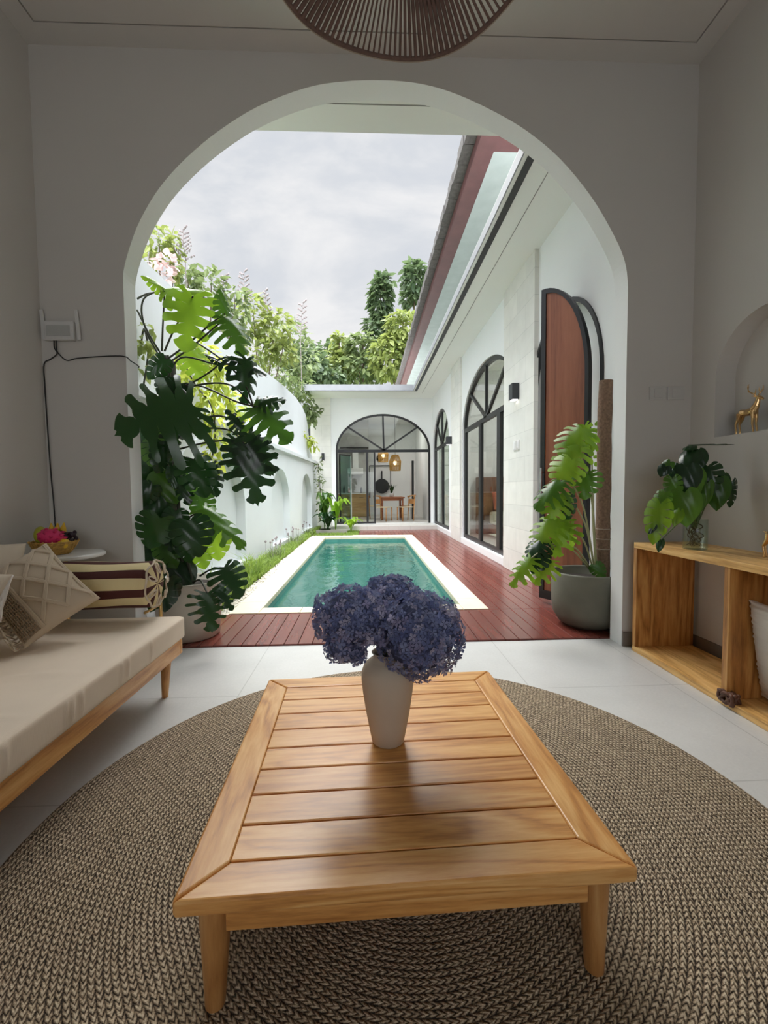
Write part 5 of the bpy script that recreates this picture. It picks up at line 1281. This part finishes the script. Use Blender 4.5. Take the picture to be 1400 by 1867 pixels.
# ================================================================== DINING ROOM
WD = wood('oak_furniture', lin(140, 92, 50), lin(196, 140, 84), lin(216, 166, 108), 'z', 1.0, .5, .2)
WR = wood('reddish_table_wood', lin(116, 62, 36), lin(158, 94, 58), lin(180, 116, 76), 'x', .8, .45, .2)
def chair(loc, rz, label):
    r_ = thing('dining_chair', loc, label, 'chair', 'chairs round the dining table'); r_.rotation_euler.z = rz
    b = MB(); b.box((-.22, -.21, .43), (.22, .21, .455)); b.build('seat', plain('woven_seat', lin(222, 204, 170), .9) if 'woven_seat' not in bpy.data.materials else bpy.data.materials['woven_seat'], r_, bevel=.01, local=True)
    for x in (-.2, .2):
        for y, top_ in ((-.19, .43), (.19, .82)):
            b = MB(); b.tube([(x, y, 0), (x, y+(.02 if y > 0 else 0), .43)]+([(x*1.02, y+.06, top_)] if y > 0 else []), .017, 8); b.build('leg', WD, r_, smooth=True, local=True)
    b = MB(); b.tube([(-.225, .20, .76), (-.12, .27, .80), (0, .29, .81), (.12, .27, .80), (.225, .20, .76)], .022, 8); b.build('top_rail', WD, r_, smooth=True, local=True)
    b = MB(); b.box((-.19, .215, .55), (.19, .235, .70)); b.build('backrest', WD, r_, bevel=.004, local=True)
FZ = .12
dt = thing('dining_table', (.86, 15.1, FZ), 'reddish wooden dining table seen through the far arched doorway', 'table')
box('tabletop', (.44, 14.5, FZ+.72), (1.26, 15.75, FZ+.76), WR, dt, bevel=.005)
for x in (.48, 1.16):
    for y in (14.55, 15.62): box('leg', (x, y, FZ), (x+.06, y+.06, FZ+.7195), WR, dt)
box('apron', (.545, 14.56, FZ+.64), (1.155, 14.585, FZ+.7195), WR, dt)
chair((.54, 14.12, FZ), 1.05, 'pale wooden dining chair at the near left of the dining table'); chair((1.24, 14.12, FZ), -1.2, 'pale wooden dining chair at the near right of the dining table')
chair((.30, 15.42, FZ), PI/2, 'wooden dining chair at the far left of the dining table'); chair((1.42, 15.42, FZ), -PI/2, 'wooden dining chair at the far right of the dining table, by the white wall')
pp = thing('table_plant', (.86, 15.1, FZ+.761), 'small spiky plant in a white pot on the dining table', 'plant')
b = MB(); b.lathe([(0, 0), (.07, 0), (.085, .13), (.075, .13), (.07, .1), (0, .1)], (.86, 15.1, FZ+.761), 20, close=False); b.build('pot', MAT['white_plastic'], pp, smooth=True)
m_ = MB(); rnd = random.Random(3)
for k in range(16): blade(.86, 15.1, FZ+.86, rnd.uniform(.3, .5), 2*PI*k/16, .016)
m_.build('leaves', MAT['leaf_dark'], pp, fixn=False)
def wick_lamp(x, y, z0, z1, r, label):
    r_ = thing('pendant_lamp', (x, y, z0), label, 'lamp', 'rattan pendants in the dining room'); b = MB()
    for k in range(28):
        a_ = 2*PI*k/28; b.tube([(x+r*.55*math.cos(a_), y+r*.55*math.sin(a_), z1), (x+r*math.cos(a_), y+r*math.sin(a_), (z0+z1)/2+.05), (x+r*.9*math.cos(a_), y+r*.9*math.sin(a_), z0)], .008, 4)
    for z, q_ in ((z0, .9), ((z0+z1)/2+.05, 1), (z1, .55), ((z0*.7+z1*.3), .95)): b.tube([(x+r*q_*math.cos(a_), y+r*q_*math.sin(a_), z) for a_ in [2*PI*k/24 for k in range(25)]], .01, 4)
    b.build('shade', MAT['wicker'], r_)
    b = MB(); b.ell((x, y, (z0+z1)/2), .06, .06, .08, 12, 8); b.build('bulb', MAT['led'], r_, smooth=True)
    b = MB(); b.tube([(x, y, z1), (x, y, SZ)], .006, 5); b.build('cord', MAT['cord'], r_)
wick_lamp(.98, 15.0, 1.78, 2.30, .20, 'lower golden rattan pendant lamp over the dining table'); wick_lamp(.62, 16.2, 2.15, 2.62, .19, 'higher golden rattan pendant lamp, further left over the dining table')
kb = thing('kitchen_counter', (-.95, 16.6, FZ), 'wood-fronted kitchen counter at the left of the dining room', 'cabinet')
box('cabinet_front', (-1.45, 16.3, FZ+.02), (.05, 16.9, FZ+.86), wood('oak_fronts', lin(150, 116, 72), lin(188, 152, 100), lin(206, 172, 120), 'x', .5, .5, .1), kb)
box('worktop', (-1.47, 16.28, FZ+.8605), (.07, 16.9, FZ+.90), MAT['marble'], kb)
for k in range(3):
    b = MB(); x = -1.2+.5*k; b.tube([(x-.08, 16.285, FZ+.74), (x+.08, 16.285, FZ+.74)], .008, 6); b.build('handle', MAT['black'], kb)
struct(box('kitchen_side_wall', (-1.49, 16.95, FZ), (.10, 17.05, SZ), plain('grey_plaster', (.42, .42, .40), .8)))
hd_ = thing('range_hood', (-.45, 16.7, 1.75), 'white range hood above the kitchen counter', 'appliance'); box('canopy', (-.72, 16.55, 1.72), (-.12, 16.94, 1.95), MAT['white_plastic'], hd_, bevel=.02); box('duct', (-.52, 16.7, 1.9505), (-.30, 16.94, 2.6), MAT['white_plastic'], hd_)
sf = thing('wall_shelf', (-.2, 16.85, 2.35), 'dark metal shelf above the kitchen counter', 'shelf'); box('board', (-1.0, 16.70, 2.72), (.08, 16.94, 2.75), MAT['black'], sf); 
for k, (x, h, c_) in enumerate(((-1.25, .24, 'black'), (-1.1, .18, 'steel'), (-.85, .28, 'lamp_grey'), (-.66, .2, 'terracotta'), (-.2, .22, 'black'))):
    b = MB(); b.lathe([(0, 0), (.04, 0), (.045, h*.6), (.018, h*.8), (.018, h), (0, h)], (x, 16.5, FZ+.901), 14, close=False)
    tag(b.build('bottle', MAT[c_], smooth=True, org=True), ['black bottle farthest left on the kitchen counter', 'short steel bottle on the kitchen counter', 'tallest grey bottle on the kitchen counter', 'terracotta bottle on the kitchen counter', 'black bottle nearest the dining table on the counter'][k], 'bottle', 'bottles on the kitchen counter')
rk = thing('hanging_rack', (.42, 17.7, 1.3), 'black metal rack with hanging black round pans on the dining room wall', 'rack')
b = MB(); b.box((.12, 17.93, 2.10), (1.0, 17.97, 2.13)); b.box((.12, 17.93, .8), (.15, 17.97, 2.10)); b.box((.97, 17.93, .8), (1.0, 17.97, 2.10)); b.build('frame', MAT['black'], rk)
b = MB(); b.lathe([(0, 0), (.30, 0), (.30, .05), (0, .05)], (0, 0, 0), 24, close=False); b.box((-.03, .28, 0), (.03, .62, .03)); mm = Matrix.Translation((.62, 17.93, 1.28)) @ Matrix.Rotation(PI/2, 4, 'X')
b.v = [tuple(mm @ Vector(v_)) for v_ in b.v]; b.build('pan', MAT['black'], rk)
b = MB(); b.ell((.55, 17.95, 2.42), .14, .04, .14, 14, 10); b.build('round_ornament', MAT['black'], rk, smooth=True)
# ================================================================== BEDROOM
bd = thing('bed', (3.6, 8.9, .1), 'low bed with cream linen and wooden headboard seen through the tall side window', 'bed')
box('base', (2.72, 8.2, .16), (4.6, 9.72, .34), wood('bed_wood', lin(96, 60, 40), lin(140, 92, 64), lin(160, 110, 78), 'x', .6, .5), bd, bevel=.01)
sb = MB(); sb.box((2.70, 8.22, .3405), (4.58, 9.60, .62)); sb.build('mattress', MAT['bedlinen'], bd, bevel=.06, seg=4)
box('headboard', (2.5, 9.75, .1), (4.9, 9.99, 1.38), wood('headboard_wood', lin(84, 54, 40), lin(124, 84, 60), lin(140, 98, 72), 'z', .5, .5), bd, bevel=.01)
for i, (x, mt, lab) in enumerate(((3.0, 'terracotta', 'terracotta cushion on the bed, nearest the window'), (3.55, 'bedlinen', 'cream pillow in the middle of the bed'), (4.15, 'terracotta', 'terracotta cushion on the far side of the bed'))):
    pm = pillow_mesh(pillow_fn(.55, .42, .10), 14).build('bed_pillow', MAT[mt], smooth=True, merge=True); tag(pm, lab, 'cushion', 'pillows on the bed'); place(pm, (x, 9.42, .86), (1, 0, 0), (0, .4, .9))
b = MB(); b.lathe([(0, 0), (.15, 0), (.17, .3), (.15, .42), (0, .42)], (2.62, 7.6, .101), 24, close=False); tag(b.build('stool', WD, smooth=True, org=True), 'small round wooden stool near the bed inside the tall side window', 'stool')
cu_ = MB(); n = 60
vs = []
for k in range(n+1):
    y = 8.99+.9*k/n; x = 2.24+.03*math.sin(k*.9)
    vs += [(x, y, .14), (x, y, 3.5)]
cu_.add(vs, [(2*k, 2*k+1, 2*k+3, 2*k+2) for k in range(n)])
# added lamps, none seen, to brighten the dark inner rooms
def fill_lamp(x, y, W_, label):
    r_ = thing('added_fill_light', (x, y, SZ-.05), label, 'lamp')
    b = MB(); b.lathe([(0, SZ-.05), (.20, SZ-.05), (.21, SZ-.03), (.21, SZ-.001), (0, SZ-.001)], (x, y, 0), 28, close=False); b.build('diffuser', MAT['led_white'], r_)
    ld = bpy.data.lights.new('fill_glow', 'AREA'); ld.shape = 'DISK'; ld.size = .4; ld.energy = W_; ld.color = (1, .96, .9)
    lo = bpy.data.objects.new('fill_glow', ld); COL.objects.link(lo); lo.location = (0, 0, -.01); lo.parent = r_
fill_lamp(.9, 15.6, 30, 'added round fill light under the dining room ceiling'); fill_lamp(3.8, 7.6, 60, 'added round fill light under the bedroom ceiling'); fill_lamp(3.8, 11.5, 60, 'added round fill light in the room behind the second side window')
